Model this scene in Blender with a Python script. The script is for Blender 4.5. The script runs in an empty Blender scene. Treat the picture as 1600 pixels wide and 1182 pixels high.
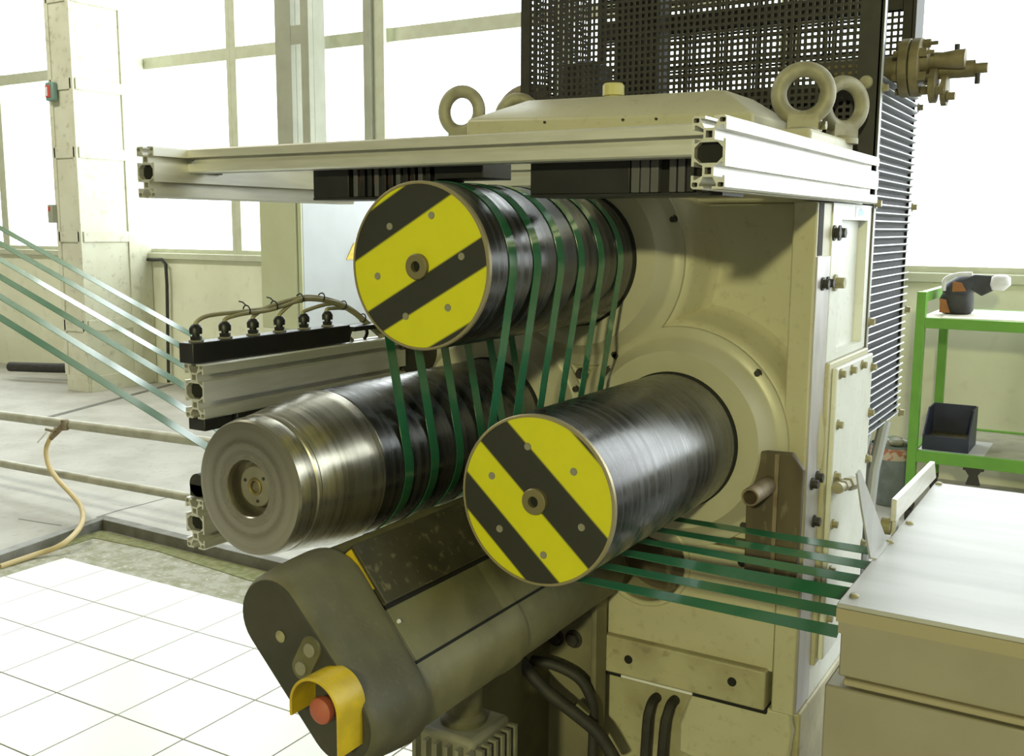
import bpy, bmesh, math, random
from mathutils import Vector, Matrix
random.seed(7)
S = bpy.context.scene
COL = S.collection

# ------------------------------------------------------------------ camera
FPX, TILT, ROLL, YAW = 1586.565, 0.1474, 0.0053, 0.5482
fwd = Vector((-math.sin(YAW) * math.cos(TILT), math.cos(YAW) * math.cos(TILT), -math.sin(TILT)))
r0 = Vector((math.cos(YAW), math.sin(YAW), 0)); u0 = r0.cross(fwd)
rt = r0 * math.cos(ROLL) + u0 * math.sin(ROLL); up = rt.cross(fwd)
cd = bpy.data.cameras.new('camera'); cam = bpy.data.objects.new('camera', cd); COL.objects.link(cam)
m = Matrix((rt, up, -fwd)).transposed().to_4x4(); m.translation = Vector((0, 0, 1.58))
cam.matrix_world = m
cd.sensor_fit = 'HORIZONTAL'; cd.sensor_width = 36.0; cd.lens = FPX * 36.0 / 1600.0
cd.clip_start = 0.05; cd.clip_end = 100
S.camera = cam

# ------------------------------------------------------------------ world, lights, exposure
w = bpy.data.worlds.new('overcast_sky'); S.world = w; w.use_nodes = True
bg = w.node_tree.nodes['Background']; bg.inputs[0].default_value = (0.93, 0.97, 1.0, 1); bg.inputs[1].default_value = 4.0

def area(name, loc, rot, sx, sy, radiance, color):
    l = bpy.data.lights.new(name, 'AREA'); l.shape = 'RECTANGLE'; l.size = sx; l.size_y = sy
    l.energy = radiance * math.pi * sx * sy; l.color = color
    o = bpy.data.objects.new(name, l); COL.objects.link(o); o.location = loc; o.rotation_euler = rot
    return o
# overcast daylight outside the back windows, the right-hand windows, and the hall lamp behind the camera
area('daylight_back_windows', (-5.0, 7.4, 4.25), (-math.pi / 2, 0, 0), 22.0, 6.4, 3.6, (0.95, 0.98, 1.0))
area('daylight_right_windows', (4.2, 3.9, 3.3), (0, math.pi / 2, 0), 3.0, 3.8, 3.4, (0.93, 0.97, 1.0))
KEYC = (0.98, 0.96, 0.50)
area('hall_lamp_rear', (1.30, -5.6, 3.35), (math.radians(77), 0, math.radians(16)), 0.34, 0.26, 1150.0, KEYC)
area('fill_light_left', (-8.4, 0.8, 7.0), (math.radians(48), 0, math.radians(4)), 3.0, 0.8, 52.0, (1.0, 0.97, 0.84))  # added fill that brightens the left wall and floor, no fixture

S.view_settings.view_transform = 'Standard'; S.view_settings.look = 'None'
S.view_settings.exposure = 0.0; S.view_settings.gamma = 1.0; S.view_settings.use_curve_mapping = False

# ------------------------------------------------------------------ materials
MATS = {}
def mat(name, base, rough=0.5, metal=0.0, var=None, scale=8.0, amt=0.5, lo=0.4, hi=0.62, bump=0.0, bscale=60.0,
        stretch=(1, 1, 1), spec=0.5, fine=None, fscale=90.0, famt=0.35):
    """Principled with an optional second colour mixed in by a noise, fine speckle and a fine bump."""
    mt = bpy.data.materials.new(name); mt.use_nodes = True; MATS[name] = mt
    nt = mt.node_tree; N = nt.nodes; L = nt.links; b = N['Principled BSDF']
    b.inputs['Base Color'].default_value = (*base, 1); b.inputs['Roughness'].default_value = rough
    b.inputs['Metallic'].default_value = metal; b.inputs['Specular IOR Level'].default_value = spec
    tc = N.new('ShaderNodeTexCoord'); mp = N.new('ShaderNodeMapping'); L.new(tc.outputs['Object'], mp.inputs[0])
    mp.inputs['Scale'].default_value = stretch
    cur = None
    def mix(a, b_col, fac_out, k):
        mx = N.new('ShaderNodeMix'); mx.data_type = 'RGBA'
        ml = N.new('ShaderNodeMath'); ml.operation = 'MULTIPLY'; ml.inputs[1].default_value = k
        L.new(fac_out, ml.inputs[0]); L.new(ml.outputs[0], mx.inputs['Factor'])
        if a is None: mx.inputs['A'].default_value = (*base, 1)
        else: L.new(a, mx.inputs['A'])
        mx.inputs['B'].default_value = (*b_col, 1)
        return mx.outputs['Result']
    def noise(sc, det, l, h):
        n = N.new('ShaderNodeTexNoise'); n.inputs['Scale'].default_value = sc; n.inputs['Detail'].default_value = det
        L.new(mp.outputs[0], n.inputs['Vector'])
        r = N.new('ShaderNodeMapRange'); r.inputs['From Min'].default_value = l; r.inputs['From Max'].default_value = h
        L.new(n.outputs[0], r.inputs[0]); return r.outputs[0]
    if var: cur = mix(cur, var, noise(scale, 6, lo, hi), amt)
    if fine: cur = mix(cur, fine, noise(fscale, 3, 0.58, 0.72), famt)
    if cur is not None: L.new(cur, b.inputs['Base Color'])
    if bump:
        n = N.new('ShaderNodeTexNoise'); n.inputs['Scale'].default_value = bscale; n.inputs['Detail'].default_value = 4
        L.new(mp.outputs[0], n.inputs['Vector'])
        bp = N.new('ShaderNodeBump'); bp.inputs['Strength'].default_value = bump; bp.inputs['Distance'].default_value = 0.004
        L.new(n.outputs[0], bp.inputs['Height']); L.new(bp.outputs[0], b.inputs['Normal'])
    return mt

mat('cream', (0.50, 0.475, 0.33), 0.45, var=(0.42, 0.385, 0.24), scale=5, amt=0.5, fine=(0.28, 0.25, 0.17), fscale=55, famt=0.3)
mat('cream_dirty', (0.44, 0.41, 0.26), 0.5, var=(0.24, 0.21, 0.12), scale=6, amt=0.7, lo=0.42, hi=0.66, fine=(0.16, 0.13, 0.08), fscale=40, famt=0.4)
mat('machined', (0.46, 0.44, 0.33), 0.4, 0.08, var=(0.39, 0.37, 0.27), scale=9, amt=0.5)
mat('cream_daylit', (0.70, 0.71, 0.66), 0.42, var=(0.55, 0.55, 0.48), scale=7, amt=0.4, fine=(0.3, 0.28, 0.2), fscale=60, famt=0.25)  # the cream paint again, paled to carry daylight on the right side
mat('bare_steel', (0.50, 0.48, 0.48), 0.42, 0.6, var=(0.33, 0.31, 0.31), scale=14, amt=0.7, stretch=(1, 1, 0.3))
mat('aluminium', (0.74, 0.73, 0.68), 0.42, 0.55, var=(0.64, 0.63, 0.58), scale=3, amt=0.6, stretch=(4, 4, 30))
mat('black_plastic', (0.013, 0.013, 0.014), 0.45, var=(0.022, 0.022, 0.022), scale=20, amt=0.6)
mat('black_rib', (0.085, 0.085, 0.09), 0.5)
mat('hole_black', (0.006, 0.006, 0.005), 0.8)
mat('black_rubber', (0.022, 0.021, 0.019), 0.65, var=(0.04, 0.037, 0.028), scale=25, amt=0.7)
mat('bolt_dark', (0.03, 0.027, 0.022), 0.6)
mat('bolt_zinc', (0.36, 0.33, 0.20), 0.5, 0.2, var=(0.2, 0.18, 0.1), scale=60, amt=0.6)
mat('eye_steel', (0.34, 0.32, 0.22), 0.55, 0.1, var=(0.22, 0.20, 0.13), scale=22, amt=0.8, bump=0.15, bscale=90)
mat('rusty', (0.105, 0.085, 0.05), 0.75, 0.0, var=(0.07, 0.055, 0.035), scale=12, amt=0.9, fine=(0.3, 0.27, 0.18), fscale=50, famt=0.35, stretch=(1, 1, 0.35))
mat('rust_pipe', (0.25, 0.2, 0.13), 0.6, 0.3, var=(0.15, 0.11, 0.07), scale=30, amt=0.8)
mat('valve_brown', (0.22, 0.185, 0.10), 0.6, 0.2, var=(0.12, 0.10, 0.055), scale=25, amt=0.8)
mat('brass', (0.42, 0.33, 0.14), 0.4, 0.8, var=(0.2, 0.15, 0.06), scale=60, amt=0.6)
mat('cage_dark', (0.024, 0.022, 0.017), 0.6, var=(0.036, 0.033, 0.025), scale=30, amt=0.6)
mat('slat_grey', (0.42, 0.44, 0.47), 0.4, 0.3)
mat('fin_dark', (0.028, 0.028, 0.03), 0.7, var=(0.06, 0.057, 0.06), scale=120, amt=0.7)
mat('arm_paint', (0.13, 0.122, 0.062), 0.6, var=(0.062, 0.057, 0.03), scale=7, amt=0.8, fine=(0.30, 0.28, 0.18), fscale=70, famt=0.08, bump=0.12, bscale=150)
mat('arm_body', (0.19, 0.18, 0.09), 0.55, var=(0.09, 0.084, 0.042), scale=6, amt=0.8, fine=(0.34, 0.31, 0.18), fscale=50, famt=0.10)
mat('arm_panel', (0.042, 0.038, 0.022), 0.5, 0.1, var=(0.075, 0.068, 0.038), scale=9, amt=0.7, fine=(0.33, 0.3, 0.16), fscale=60, famt=0.35)
mat('arm_face', (0.036, 0.035, 0.026), 0.6, var=(0.065, 0.06, 0.042), scale=10, amt=0.6)
mat('button_grey', (0.23, 0.22, 0.17), 0.5)
mat('yellow_paint', (0.62, 0.44, 0.015), 0.45, var=(0.38, 0.27, 0.02), scale=30, amt=0.5)
mat('estop_red', (0.42, 0.11, 0.07), 0.6)
mat('rim_tan', (0.36, 0.31, 0.19), 0.4, 0.5)
mat('hub_tan', (0.22, 0.19, 0.10), 0.45, 0.4)
mat('window_frame', (0.50, 0.52, 0.40), 0.5, var=(0.42, 0.42, 0.3), scale=10, amt=0.5)
mat('wall_cream', (0.70, 0.71, 0.55), 0.7, var=(0.60, 0.61, 0.45), scale=2.2, amt=0.6, fine=(0.36, 0.35, 0.24), fscale=9, famt=0.18, bump=0.1, bscale=20)
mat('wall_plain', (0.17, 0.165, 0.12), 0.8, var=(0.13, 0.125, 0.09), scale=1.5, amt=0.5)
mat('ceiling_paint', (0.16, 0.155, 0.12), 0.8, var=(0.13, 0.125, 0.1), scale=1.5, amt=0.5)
mat('column_paint', (0.60, 0.60, 0.48), 0.6, var=(0.5, 0.49, 0.36), scale=4, amt=0.5, fine=(0.2, 0.18, 0.13), fscale=16, famt=0.35)
mat('post_grey', (0.33, 0.335, 0.26), 0.5, var=(0.26, 0.265, 0.2), scale=6, amt=0.5)
mat('cabinet_olive', (0.46, 0.48, 0.31), 0.5, var=(0.42, 0.43, 0.27), scale=5, amt=0.5)
mat('cabinet_white', (0.40, 0.42, 0.43), 0.5, var=(0.36, 0.37, 0.38), scale=5, amt=0.5)
mat('concrete', (0.40, 0.39, 0.35), 0.75, var=(0.30, 0.29, 0.25), scale=2.6, amt=0.7, fine=(0.2, 0.19, 0.15), fscale=22, famt=0.3, bump=0.15, bscale=40)
mat('screed', (0.36, 0.355, 0.29), 0.85, var=(0.22, 0.22, 0.13), scale=14, amt=0.8, fine=(0.56, 0.55, 0.5), fscale=50, famt=0.7, bump=0.6, bscale=45)
mat('moss', (0.16, 0.17, 0.06), 0.9, var=(0.25, 0.25, 0.13), scale=25, amt=0.8, bump=0.5, bscale=80)
mat('groove', (0.11, 0.11, 0.095), 0.8, var=(0.17, 0.165, 0.14), scale=12, amt=0.7)
mat('curb_steel', (0.20, 0.20, 0.18), 0.55, 0.3, var=(0.12, 0.115, 0.09), scale=12, amt=0.7)
mat('tile_white', (0.70, 0.71, 0.68), 0.3, var=(0.66, 0.68, 0.64), scale=1.7, amt=0.6)
mat('grout', (0.20, 0.19, 0.14), 0.85, var=(0.14, 0.13, 0.09), scale=9, amt=0.6)
mat('pipe_grey', (0.42, 0.41, 0.33), 0.5, 0.3, var=(0.3, 0.29, 0.22), scale=12, amt=0.7)
mat('hose_tan', (0.50, 0.39, 0.19), 0.5, var=(0.42, 0.33, 0.16), scale=10, amt=0.5)
mat('cable_beige', (0.36, 0.33, 0.2), 0.5, var=(0.28, 0.26, 0.16), scale=40, amt=0.5)
mat('table_top', (0.47, 0.47, 0.465), 0.42, 0.0, var=(0.30, 0.30, 0.28), scale=5, amt=0.8, spec=0.25, lo=0.35, hi=0.7, stretch=(0.5, 2.5, 1))
mat('table_side', (0.36, 0.33, 0.25), 0.4, 0.3, var=(0.30, 0.27, 0.2), scale=5, amt=0.6)
mat('table_lip', (0.42, 0.37, 0.24), 0.35, 0.4)
mat('bench_green', (0.13, 0.33, 0.04), 0.45, var=(0.10, 0.26, 0.035), scale=8, amt=0.5)
mat('paper', (0.72, 0.70, 0.62), 0.7, var=(0.6, 0.55, 0.44), scale=5, amt=0.6)
mat('bin_navy', (0.020, 0.024, 0.05), 0.45, var=(0.03, 0.035, 0.065), scale=9, amt=0.5)
mat('grime', (0.06, 0.055, 0.025), 0.8, var=(0.14, 0.12, 0.06), scale=40, amt=0.8)
mat('bag_black', (0.018, 0.018, 0.02), 0.6, var=(0.035, 0.034, 0.036), scale=14, amt=0.7)
mat('bag_grey', (0.035, 0.038, 0.048), 0.6, var=(0.025, 0.025, 0.03), scale=14, amt=0.6)
mat('bag_orange', (0.32, 0.12, 0.03), 0.6, var=(0.2, 0.08, 0.03), scale=14, amt=0.6)
mat('bag_white', (0.6, 0.6, 0.62), 0.5)
mat('bucket_grey', (0.20, 0.23, 0.24), 0.3, var=(0.10, 0.13, 0.12), scale=9, amt=0.8)
mat('bucket_label', (0.55, 0.45, 0.36), 0.5, var=(0.42, 0.12, 0.07), scale=30, amt=0.9, lo=0.48, hi=0.55)
mat('rubbish_a', (0.45, 0.45, 0.42), 0.6, var=(0.12, 0.12, 0.08), scale=20, amt=0.9)
mat('rubbish_b', (0.12, 0.16, 0.10), 0.6, var=(0.3, 0.26, 0.2), scale=22, amt=0.9)
mat('alarm_teal', (0.16, 0.26, 0.22), 0.5)
mat('alarm_red', (0.50, 0.07, 0.05), 0.45)
mat('label_white', (0.72, 0.73, 0.74), 0.5)
mat('label_blue', (0.30, 0.50, 0.68), 0.5)
mat('plug_yellow', (0.55, 0.50, 0.20), 0.5)
mat('motor_grey', (0.22, 0.215, 0.16), 0.55, var=(0.13, 0.125, 0.09), scale=14, amt=0.7)
mat('bracket_shaded', (0.20, 0.185, 0.11), 0.6, var=(0.11, 0.10, 0.06), scale=7, amt=0.8)  # cream paint darkened to carry the shade over the bracket
mat('hub_steel', (0.30, 0.28, 0.22), 0.4, 0.5, var=(0.22, 0.2, 0.15), scale=30, amt=0.6)
mat('gap_red', (0.10, 0.012, 0.01), 0.6)

def steel_mat():
    mt = mat('turned_steel', (0.44, 0.42, 0.34), 0.3, 0.85)
    nt = mt.node_tree; N = nt.nodes; L = nt.links; b = N['Principled BSDF']
    # turning grooves run round the axis: the pattern depends on the place along it and on the radius
    tc = N.new('ShaderNodeTexCoord'); sp = N.new('ShaderNodeSeparateXYZ'); L.new(tc.outputs['Object'], sp.inputs[0])
    sub = N.new('ShaderNodeVectorMath'); sub.operation = 'SUBTRACT'; sub.inputs[1].default_value = (-1.285, 0, 1.128)
    L.new(tc.outputs['Object'], sub.inputs[0])
    ml = N.new('ShaderNodeVectorMath'); ml.operation = 'MULTIPLY'; ml.inputs[1].default_value = (1, 0, 1)
    L.new(sub.outputs[0], ml.inputs[0]); ln = N.new('ShaderNodeVectorMath'); ln.operation = 'LENGTH'; L.new(ml.outputs[0], ln.inputs[0])
    cb = N.new('ShaderNodeCombineXYZ'); L.new(ln.outputs['Value'], cb.inputs[0]); L.new(sp.outputs['Y'], cb.inputs[1])
    n = N.new('ShaderNodeTexNoise'); n.inputs['Scale'].default_value = 70; n.inputs['Detail'].default_value = 4; L.new(cb.outputs[0], n.inputs['Vector'])
    rp = N.new('ShaderNodeValToRGB'); rp.color_ramp.elements[0].position = 0.3; rp.color_ramp.elements[0].color = (0.27, 0.25, 0.195, 1)
    rp.color_ramp.elements[1].position = 0.7; rp.color_ramp.elements[1].color = (0.45, 0.425, 0.35, 1)
    L.new(n.outputs[0], rp.inputs[0]); L.new(rp.outputs[0], b.inputs['Base Color'])
    r = N.new('ShaderNodeMapRange'); r.inputs['To Min'].default_value = 0.2; r.inputs['To Max'].default_value = 0.36
    L.new(n.outputs[0], r.inputs[0]); L.new(r.outputs[0], b.inputs['Roughness'])
    return mt
steel_mat()

def roller_mat():
    mt = mat('roller_black', (0.02, 0.02, 0.02), 0.3, 0.0, spec=1.0)
    nt = mt.node_tree; N = nt.nodes; L = nt.links; b = N['Principled BSDF']
    tc = N.new('ShaderNodeTexCoord'); mp = N.new('ShaderNodeMapping'); mp.inputs['Scale'].default_value = (0.12, 40, 0.12)
    L.new(tc.outputs['Object'], mp.inputs[0])
    n = N.new('ShaderNodeTexNoise'); n.inputs['Scale'].default_value = 1.6; n.inputs['Detail'].default_value = 5; L.new(mp.outputs[0], n.inputs['Vector'])
    rp = N.new('ShaderNodeValToRGB'); rp.color_ramp.elements[0].position = 0.35; rp.color_ramp.elements[0].color = (0.012, 0.012, 0.012, 1)
    rp.color_ramp.elements[1].position = 0.72; rp.color_ramp.elements[1].color = (0.045, 0.045, 0.044, 1)
    L.new(n.outputs[0], rp.inputs[0]); L.new(rp.outputs[0], b.inputs['Base Color'])
    r = N.new('ShaderNodeMapRange'); r.inputs['From Min'].default_value = 0.3; r.inputs['From Max'].default_value = 0.7
    r.inputs['To Min'].default_value = 0.20; r.inputs['To Max'].default_value = 0.36
    L.new(n.outputs[0], r.inputs[0]); L.new(r.outputs[0], b.inputs['Roughness'])
roller_mat()

def disc_mat(name, cx, cz, R, ang, stops):
    """yellow disc with black painted bands; d runs across the bands in units of the radius"""
    mt = mat(name, (0.5, 0.5, 0.02), 0.5)
    nt = mt.node_tree; N = nt.nodes; L = nt.links; b = N['Principled BSDF']
    tc = N.new('ShaderNodeTexCoord'); sub = N.new('ShaderNodeVectorMath'); sub.operation = 'SUBTRACT'
    sub.inputs[1].default_value = (cx, 0, cz); L.new(tc.outputs['Object'], sub.inputs[0])
    dt = N.new('ShaderNodeVectorMath'); dt.operation = 'DOT_PRODUCT'
    dt.inputs[1].default_value = (-math.sin(ang) / R, 0, math.cos(ang) / R); L.new(sub.outputs[0], dt.inputs[0])
    mr = N.new('ShaderNodeMapRange'); mr.inputs['From Min'].default_value = -1; mr.inputs['From Max'].default_value = 1
    L.new(dt.outputs['Value'], mr.inputs[0])
    rp = N.new('ShaderNodeValToRGB'); cr = rp.color_ramp
    Yc, K = (0.64, 0.62, 0.012, 1), (0.028, 0.028, 0.025, 1)
    first, edges = stops
    cols = [Yc, K] if first == 'y' else [K, Yc]
    cr.elements[0].position = 0; cr.elements[0].color = cols[0]
    cr.elements[1].position = 1; cr.elements[1].color = cols[len(edges) % 2]
    for i, e in enumerate(edges):
        p = (e + 1) / 2
        a = cr.elements.new(max(0, p - 0.006)); a.color = cols[i % 2]
        c = cr.elements.new(min(1, p + 0.006)); c.color = cols[(i + 1) % 2]
    L.new(mr.outputs[0], rp.inputs[0])
    n = N.new('ShaderNodeTexNoise'); n.inputs['Scale'].default_value = 30; L.new(tc.outputs['Object'], n.inputs['Vector'])
    mx = N.new('ShaderNodeMix'); mx.data_type = 'RGBA'; mx.blend_type = 'MULTIPLY'
    r2 = N.new('ShaderNodeMapRange'); r2.inputs['To Max'].default_value = 0.35; L.new(n.outputs[0], r2.inputs[0]); L.new(r2.outputs[0], mx.inputs['Factor'])
    L.new(rp.outputs[0], mx.inputs['A']); mx.inputs['B'].default_value = (0.75, 0.72, 0.6, 1)
    L.new(mx.outputs['Result'], b.inputs['Base Color'])

def strap_mat():
    mt = mat('strap_green', (0.02, 0.15, 0.075), 0.25)
    nt = mt.node_tree; N = nt.nodes; L = nt.links; b = N['Principled BSDF']
    b.inputs['Base Color'].default_value = (0.030, 0.15, 0.07, 1); b.inputs['Roughness'].default_value = 0.13; b.inputs['Coat Weight'].default_value = 0.5; b.inputs['Coat Roughness'].default_value = 0.1
    b.inputs['Specular IOR Level'].default_value = 0.8
    tr = N.new('ShaderNodeBsdfTranslucent'); tr.inputs[0].default_value = (0.16, 0.5, 0.33, 1)
    mx = N.new('ShaderNodeMixShader'); mx.inputs[0].default_value = 0.14
    L.new(b.outputs[0], mx.inputs[1]); L.new(tr.outputs[0], mx.inputs[2]); L.new(mx.outputs[0], N['Material Output'].inputs[0])
strap_mat()

def glass_mat():
    mt = bpy.data.materials.new('window_glass'); MATS['window_glass'] = mt; mt.use_nodes = True
    nt = mt.node_tree; N = nt.nodes; L = nt.links
    N.remove(N['Principled BSDF'])
    t = N.new('ShaderNodeBsdfTransparent'); t.inputs[0].default_value = (0.96, 0.98, 0.97, 1)
    g = N.new('ShaderNodeBsdfGlossy'); g.inputs['Roughness'].default_value = 0.05
    mx = N.new('ShaderNodeMixShader'); mx.inputs[0].default_value = 0.06
    L.new(t.outputs[0], mx.inputs[1]); L.new(g.outputs[0], mx.inputs[2]); L.new(mx.outputs[0], N['Material Output'].inputs[0])
glass_mat()

# ------------------------------------------------------------------ mesh helpers
class MB:
    def __init__(s): s.v = []; s.f = []
    def add(s, vs, fs):
        o = len(s.v); s.v += [tuple(p) for p in vs]; s.f += [tuple(i + o for i in f) for f in fs]; return s
    def box(s, x0, x1, y0, y1, z0, z1):
        return s.add([(x0,y0,z0),(x1,y0,z0),(x1,y1,z0),(x0,y1,z0),(x0,y0,z1),(x1,y0,z1),(x1,y1,z1),(x0,y1,z1)],
                     [(0,3,2,1),(4,5,6,7),(0,1,5,4),(1,2,6,5),(2,3,7,6),(3,0,4,7)])
    def obox(s, o, a, b, c, ra, rb, rc):
        """box in a rotated frame: origin o, unit axes a b c, ranges"""
        o, a, b, c = Vector(o), Vector(a), Vector(b), Vector(c)
        P = [o + a * ra[i] + b * rb[j] + c * rc[k] for k in (0, 1) for j in (0, 1) for i in (0, 1)]
        return s.add(P, [(0,2,3,1),(4,5,7,6),(0,1,5,4),(1,3,7,5),(3,2,6,7),(2,0,4,6)])
    def lathe(s, prof, c, axis='y', n=48, close=False):
        """prof: list of (radius, position along axis); c: the two other coordinates"""
        vs = []; fs = []
        for r, t in prof:
            for k in range(n):
                a = 2 * math.pi * k / n; p, q = r * math.cos(a), r * math.sin(a)
                vs.append({'y': (c[0] + p, t, c[1] + q), 'z': (c[0] + p, c[1] + q, t), 'x': (t, c[0] + p, c[1] + q)}[axis])
        m_ = len(prof)
        for i in range(m_ - 1 + (1 if close else 0)):
            i2 = (i + 1) % m_
            for k in range(n):
                k2 = (k + 1) % n; fs.append((i * n + k, i * n + k2, i2 * n + k2, i2 * n + k))
        if not close:
            if prof[0][0] > 1e-6: fs.append(tuple(range(n)))
            if prof[-1][0] > 1e-6: fs.append(tuple((m_ - 1) * n + k for k in range(n)))
        return s.add(vs, fs)
    def cyl(s, p0, p1, r0_, r1_=None, n=16):
        return s.tube([p0, p1], [r0_, r0_ if r1_ is None else r1_], n)
    def tube(s, path, r, n=10):
        P = [Vector(p) for p in path]; vs = []; fs = []
        rr = r if isinstance(r, (list, tuple)) else [r] * len(P)
        prev = None
        for i, p in enumerate(P):
            t = (P[min(i + 1, len(P) - 1)] - P[max(i - 1, 0)]).normalized()
            if prev is None:
                h = Vector((0, 0, 1)) if abs(t.z) < 0.9 else Vector((1, 0, 0)); a = t.cross(h).normalized()
            else: a = (prev - t * prev.dot(t)).normalized()
            prev = a; b = t.cross(a)
            for k in range(n):
                q = 2 * math.pi * k / n; vs.append(p + (a * math.cos(q) + b * math.sin(q)) * rr[i])
        for i in range(len(P) - 1):
            for k in range(n):
                k2 = (k + 1) % n; fs.append((i * n + k, i * n + k2, (i + 1) * n + k2, (i + 1) * n + k))
        fs.append(tuple(range(n))); fs.append(tuple((len(P) - 1) * n + k for k in range(n)))
        return s.add(vs, fs)
    def torus(s, c, R, r, a, b, n=40, k=14):
        c, a, b = Vector(c), Vector(a).normalized(), Vector(b).normalized(); w_ = a.cross(b); vs = []; fs = []
        for i in range(n):
            t = 2 * math.pi * i / n; d = a * math.cos(t) + b * math.sin(t)
            for j in range(k):
                q = 2 * math.pi * j / k; vs.append(c + d * (R + r * math.cos(q)) + w_ * r * math.sin(q))
        for i in range(n):
            for j in range(k):
                fs.append((i*k+j, ((i+1)%n)*k+j, ((i+1)%n)*k+(j+1)%k, i*k+(j+1)%k))
        return s.add(vs, fs)
    def prism(s, poly, axis, t0, t1):
        """poly in the two other axes (y: xz, x: yz, z: xy)"""
        mk = {'y': lambda p, t: (p[0], t, p[1]), 'x': lambda p, t: (t, p[0], p[1]), 'z': lambda p, t: (p[0], p[1], t)}[axis]
        n = len(poly); vs = [mk(p, t0) for p in poly] + [mk(p, t1) for p in poly]
        return s.add(vs, [tuple(range(n)), tuple(range(n, 2 * n))] + [(i, (i + 1) % n, n + (i + 1) % n, n + i) for i in range(n)])
    def rings(s, R, cap=True):
        """loft through equal-length rings of points"""
        n = len(R[0]); vs = [p for g in R for p in g]; fs = []
        for i in range(len(R) - 1):
            for k in range(n):
                k2 = (k + 1) % n; fs.append((i*n+k, i*n+k2, (i+1)*n+k2, (i+1)*n+k))
        if cap: fs += [tuple(range(n)), tuple((len(R) - 1) * n + k for k in range(n))]
        return s.add(vs, fs)
    def mesh(s, name, ang=35):
        me = bpy.data.meshes.new(name); me.from_pydata(s.v, [], s.f); me.validate()
        bm = bmesh.new(); bm.from_mesh(me); bmesh.ops.recalc_face_normals(bm, faces=bm.faces); bm.to_mesh(me); bm.free()
        me.shade_smooth(); me.set_sharp_from_angle(angle=math.radians(ang)); return me
    def build(s, name, mt, parent=None, bevel=0, ang=35, seg=2):
        return link(name, s.mesh(name, ang), mt, parent, bevel, seg)

def link(name, me, mt, parent=None, bevel=0, seg=2, loc=None):
    if mt: 
        me.materials.clear(); me.materials.append(MATS[mt])
    o = bpy.data.objects.new(name, me); COL.objects.link(o)
    if loc: o.location = loc
    if parent is not None: attach(o, parent)
    if bevel:
        b = o.modifiers.new('bevel', 'BEVEL'); b.width = bevel; b.segments = seg; b.limit_method = 'ANGLE'; b.angle_limit = math.radians(40)
    return o
def world_loc(o):
    p = Vector(o.location)
    return p
BASE = {}
def attach(o, parent):
    o.parent = parent
    o.matrix_parent_inverse = Matrix.Translation(-BASE.get(parent.name, Vector((0, 0, 0))))
    BASE[o.name] = Vector(o.location)
def tag(o, label, cat, group=None):
    o['label'] = label; o['category'] = cat
    if group: o['group'] = group
    return o
def thing(name, label, cat, loc=(0, 0, 0), group=None):
    o = bpy.data.objects.new(name, None); COL.objects.link(o); o.location = loc; o.empty_display_size = 0.1
    BASE[o.name] = Vector(loc)
    return tag(o, label, cat, group)
def struct(o): o['kind'] = 'structure'; return o

def hexbolt(parent, p, n, r, h, mt, name='bolt'):
    """hexagon head standing on point p along n with a washer"""
    p, n = Vector(p), Vector(n).normalized(); b = MB()
    b.cyl(p, p + n * h * 0.22, r * 1.35, n=16); b.cyl(p + n * h * 0.22, p + n * h, r, r * 0.97, n=6)
    return b.build(name, mt, parent, ang=25)
def arc(c, r, a0, a1, n):
    return [(c[0] + r * math.cos(math.radians(a0 + (a1 - a0) * i / n)), c[1] + r * math.sin(math.radians(a0 + (a1 - a0) * i / n))) for i in range(n + 1)]

# ------------------------------------------------------------------ the hall
YW = 6.9
WX0, WX1 = -15.5, 3.8
FX = [-14.6, -12.7, -10.95, -9.05, -7.29, -5.53, -3.8, -2.1, -0.05, 1.7, 3.4]
Z0, Z1, Z2, ZC = 1.31, 3.15, 7.2, 7.7
floor = struct(MB().box(WX0 - .3, WX1 + .4, -9.3, YW + .3, -0.15, -0.012).build('floor', 'concrete'))
floor['label'] = 'worn pale grey concrete hall floor with white tiles'
wb = MB(); wb.box(WX0, WX1, YW, YW + .25, -0.012, Z0 - .06); wb.box(WX0, WX1, YW, YW + .25, Z2, ZC)
wall_back = struct(wb.build('wall_back', 'wall_cream'))
struct(MB().box(WX0, WX1, YW - .05, YW + .2, Z0 - .06, Z0).build('trim_1', 'window_frame', bevel=.006))
struct(MB().box(WX0 - .25, WX0, -9.2, YW, -0.012, ZC).build('wall_left', 'wall_plain'))
struct(MB().box(WX0, WX1, -9.25, -9.0, -0.012, ZC).build('wall_front', 'wall_plain'))
wr = MB(); X = WX1
wr.box(X, X + .2, -9, YW, -0.012, 1.9); wr.box(X, X + .2, -9, YW, 4.7, ZC); wr.box(X, X + .2, -9, 2.1, 1.9, 4.7); wr.box(X, X + .2, 5.7, YW, 1.9, 4.7)
struct(wr.build('wall_right', 'wall_plain'))
struct(MB().box(WX0, WX1, -9.2, YW + .2, ZC, ZC + .2).build('ceiling', 'ceiling_paint'))
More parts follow.
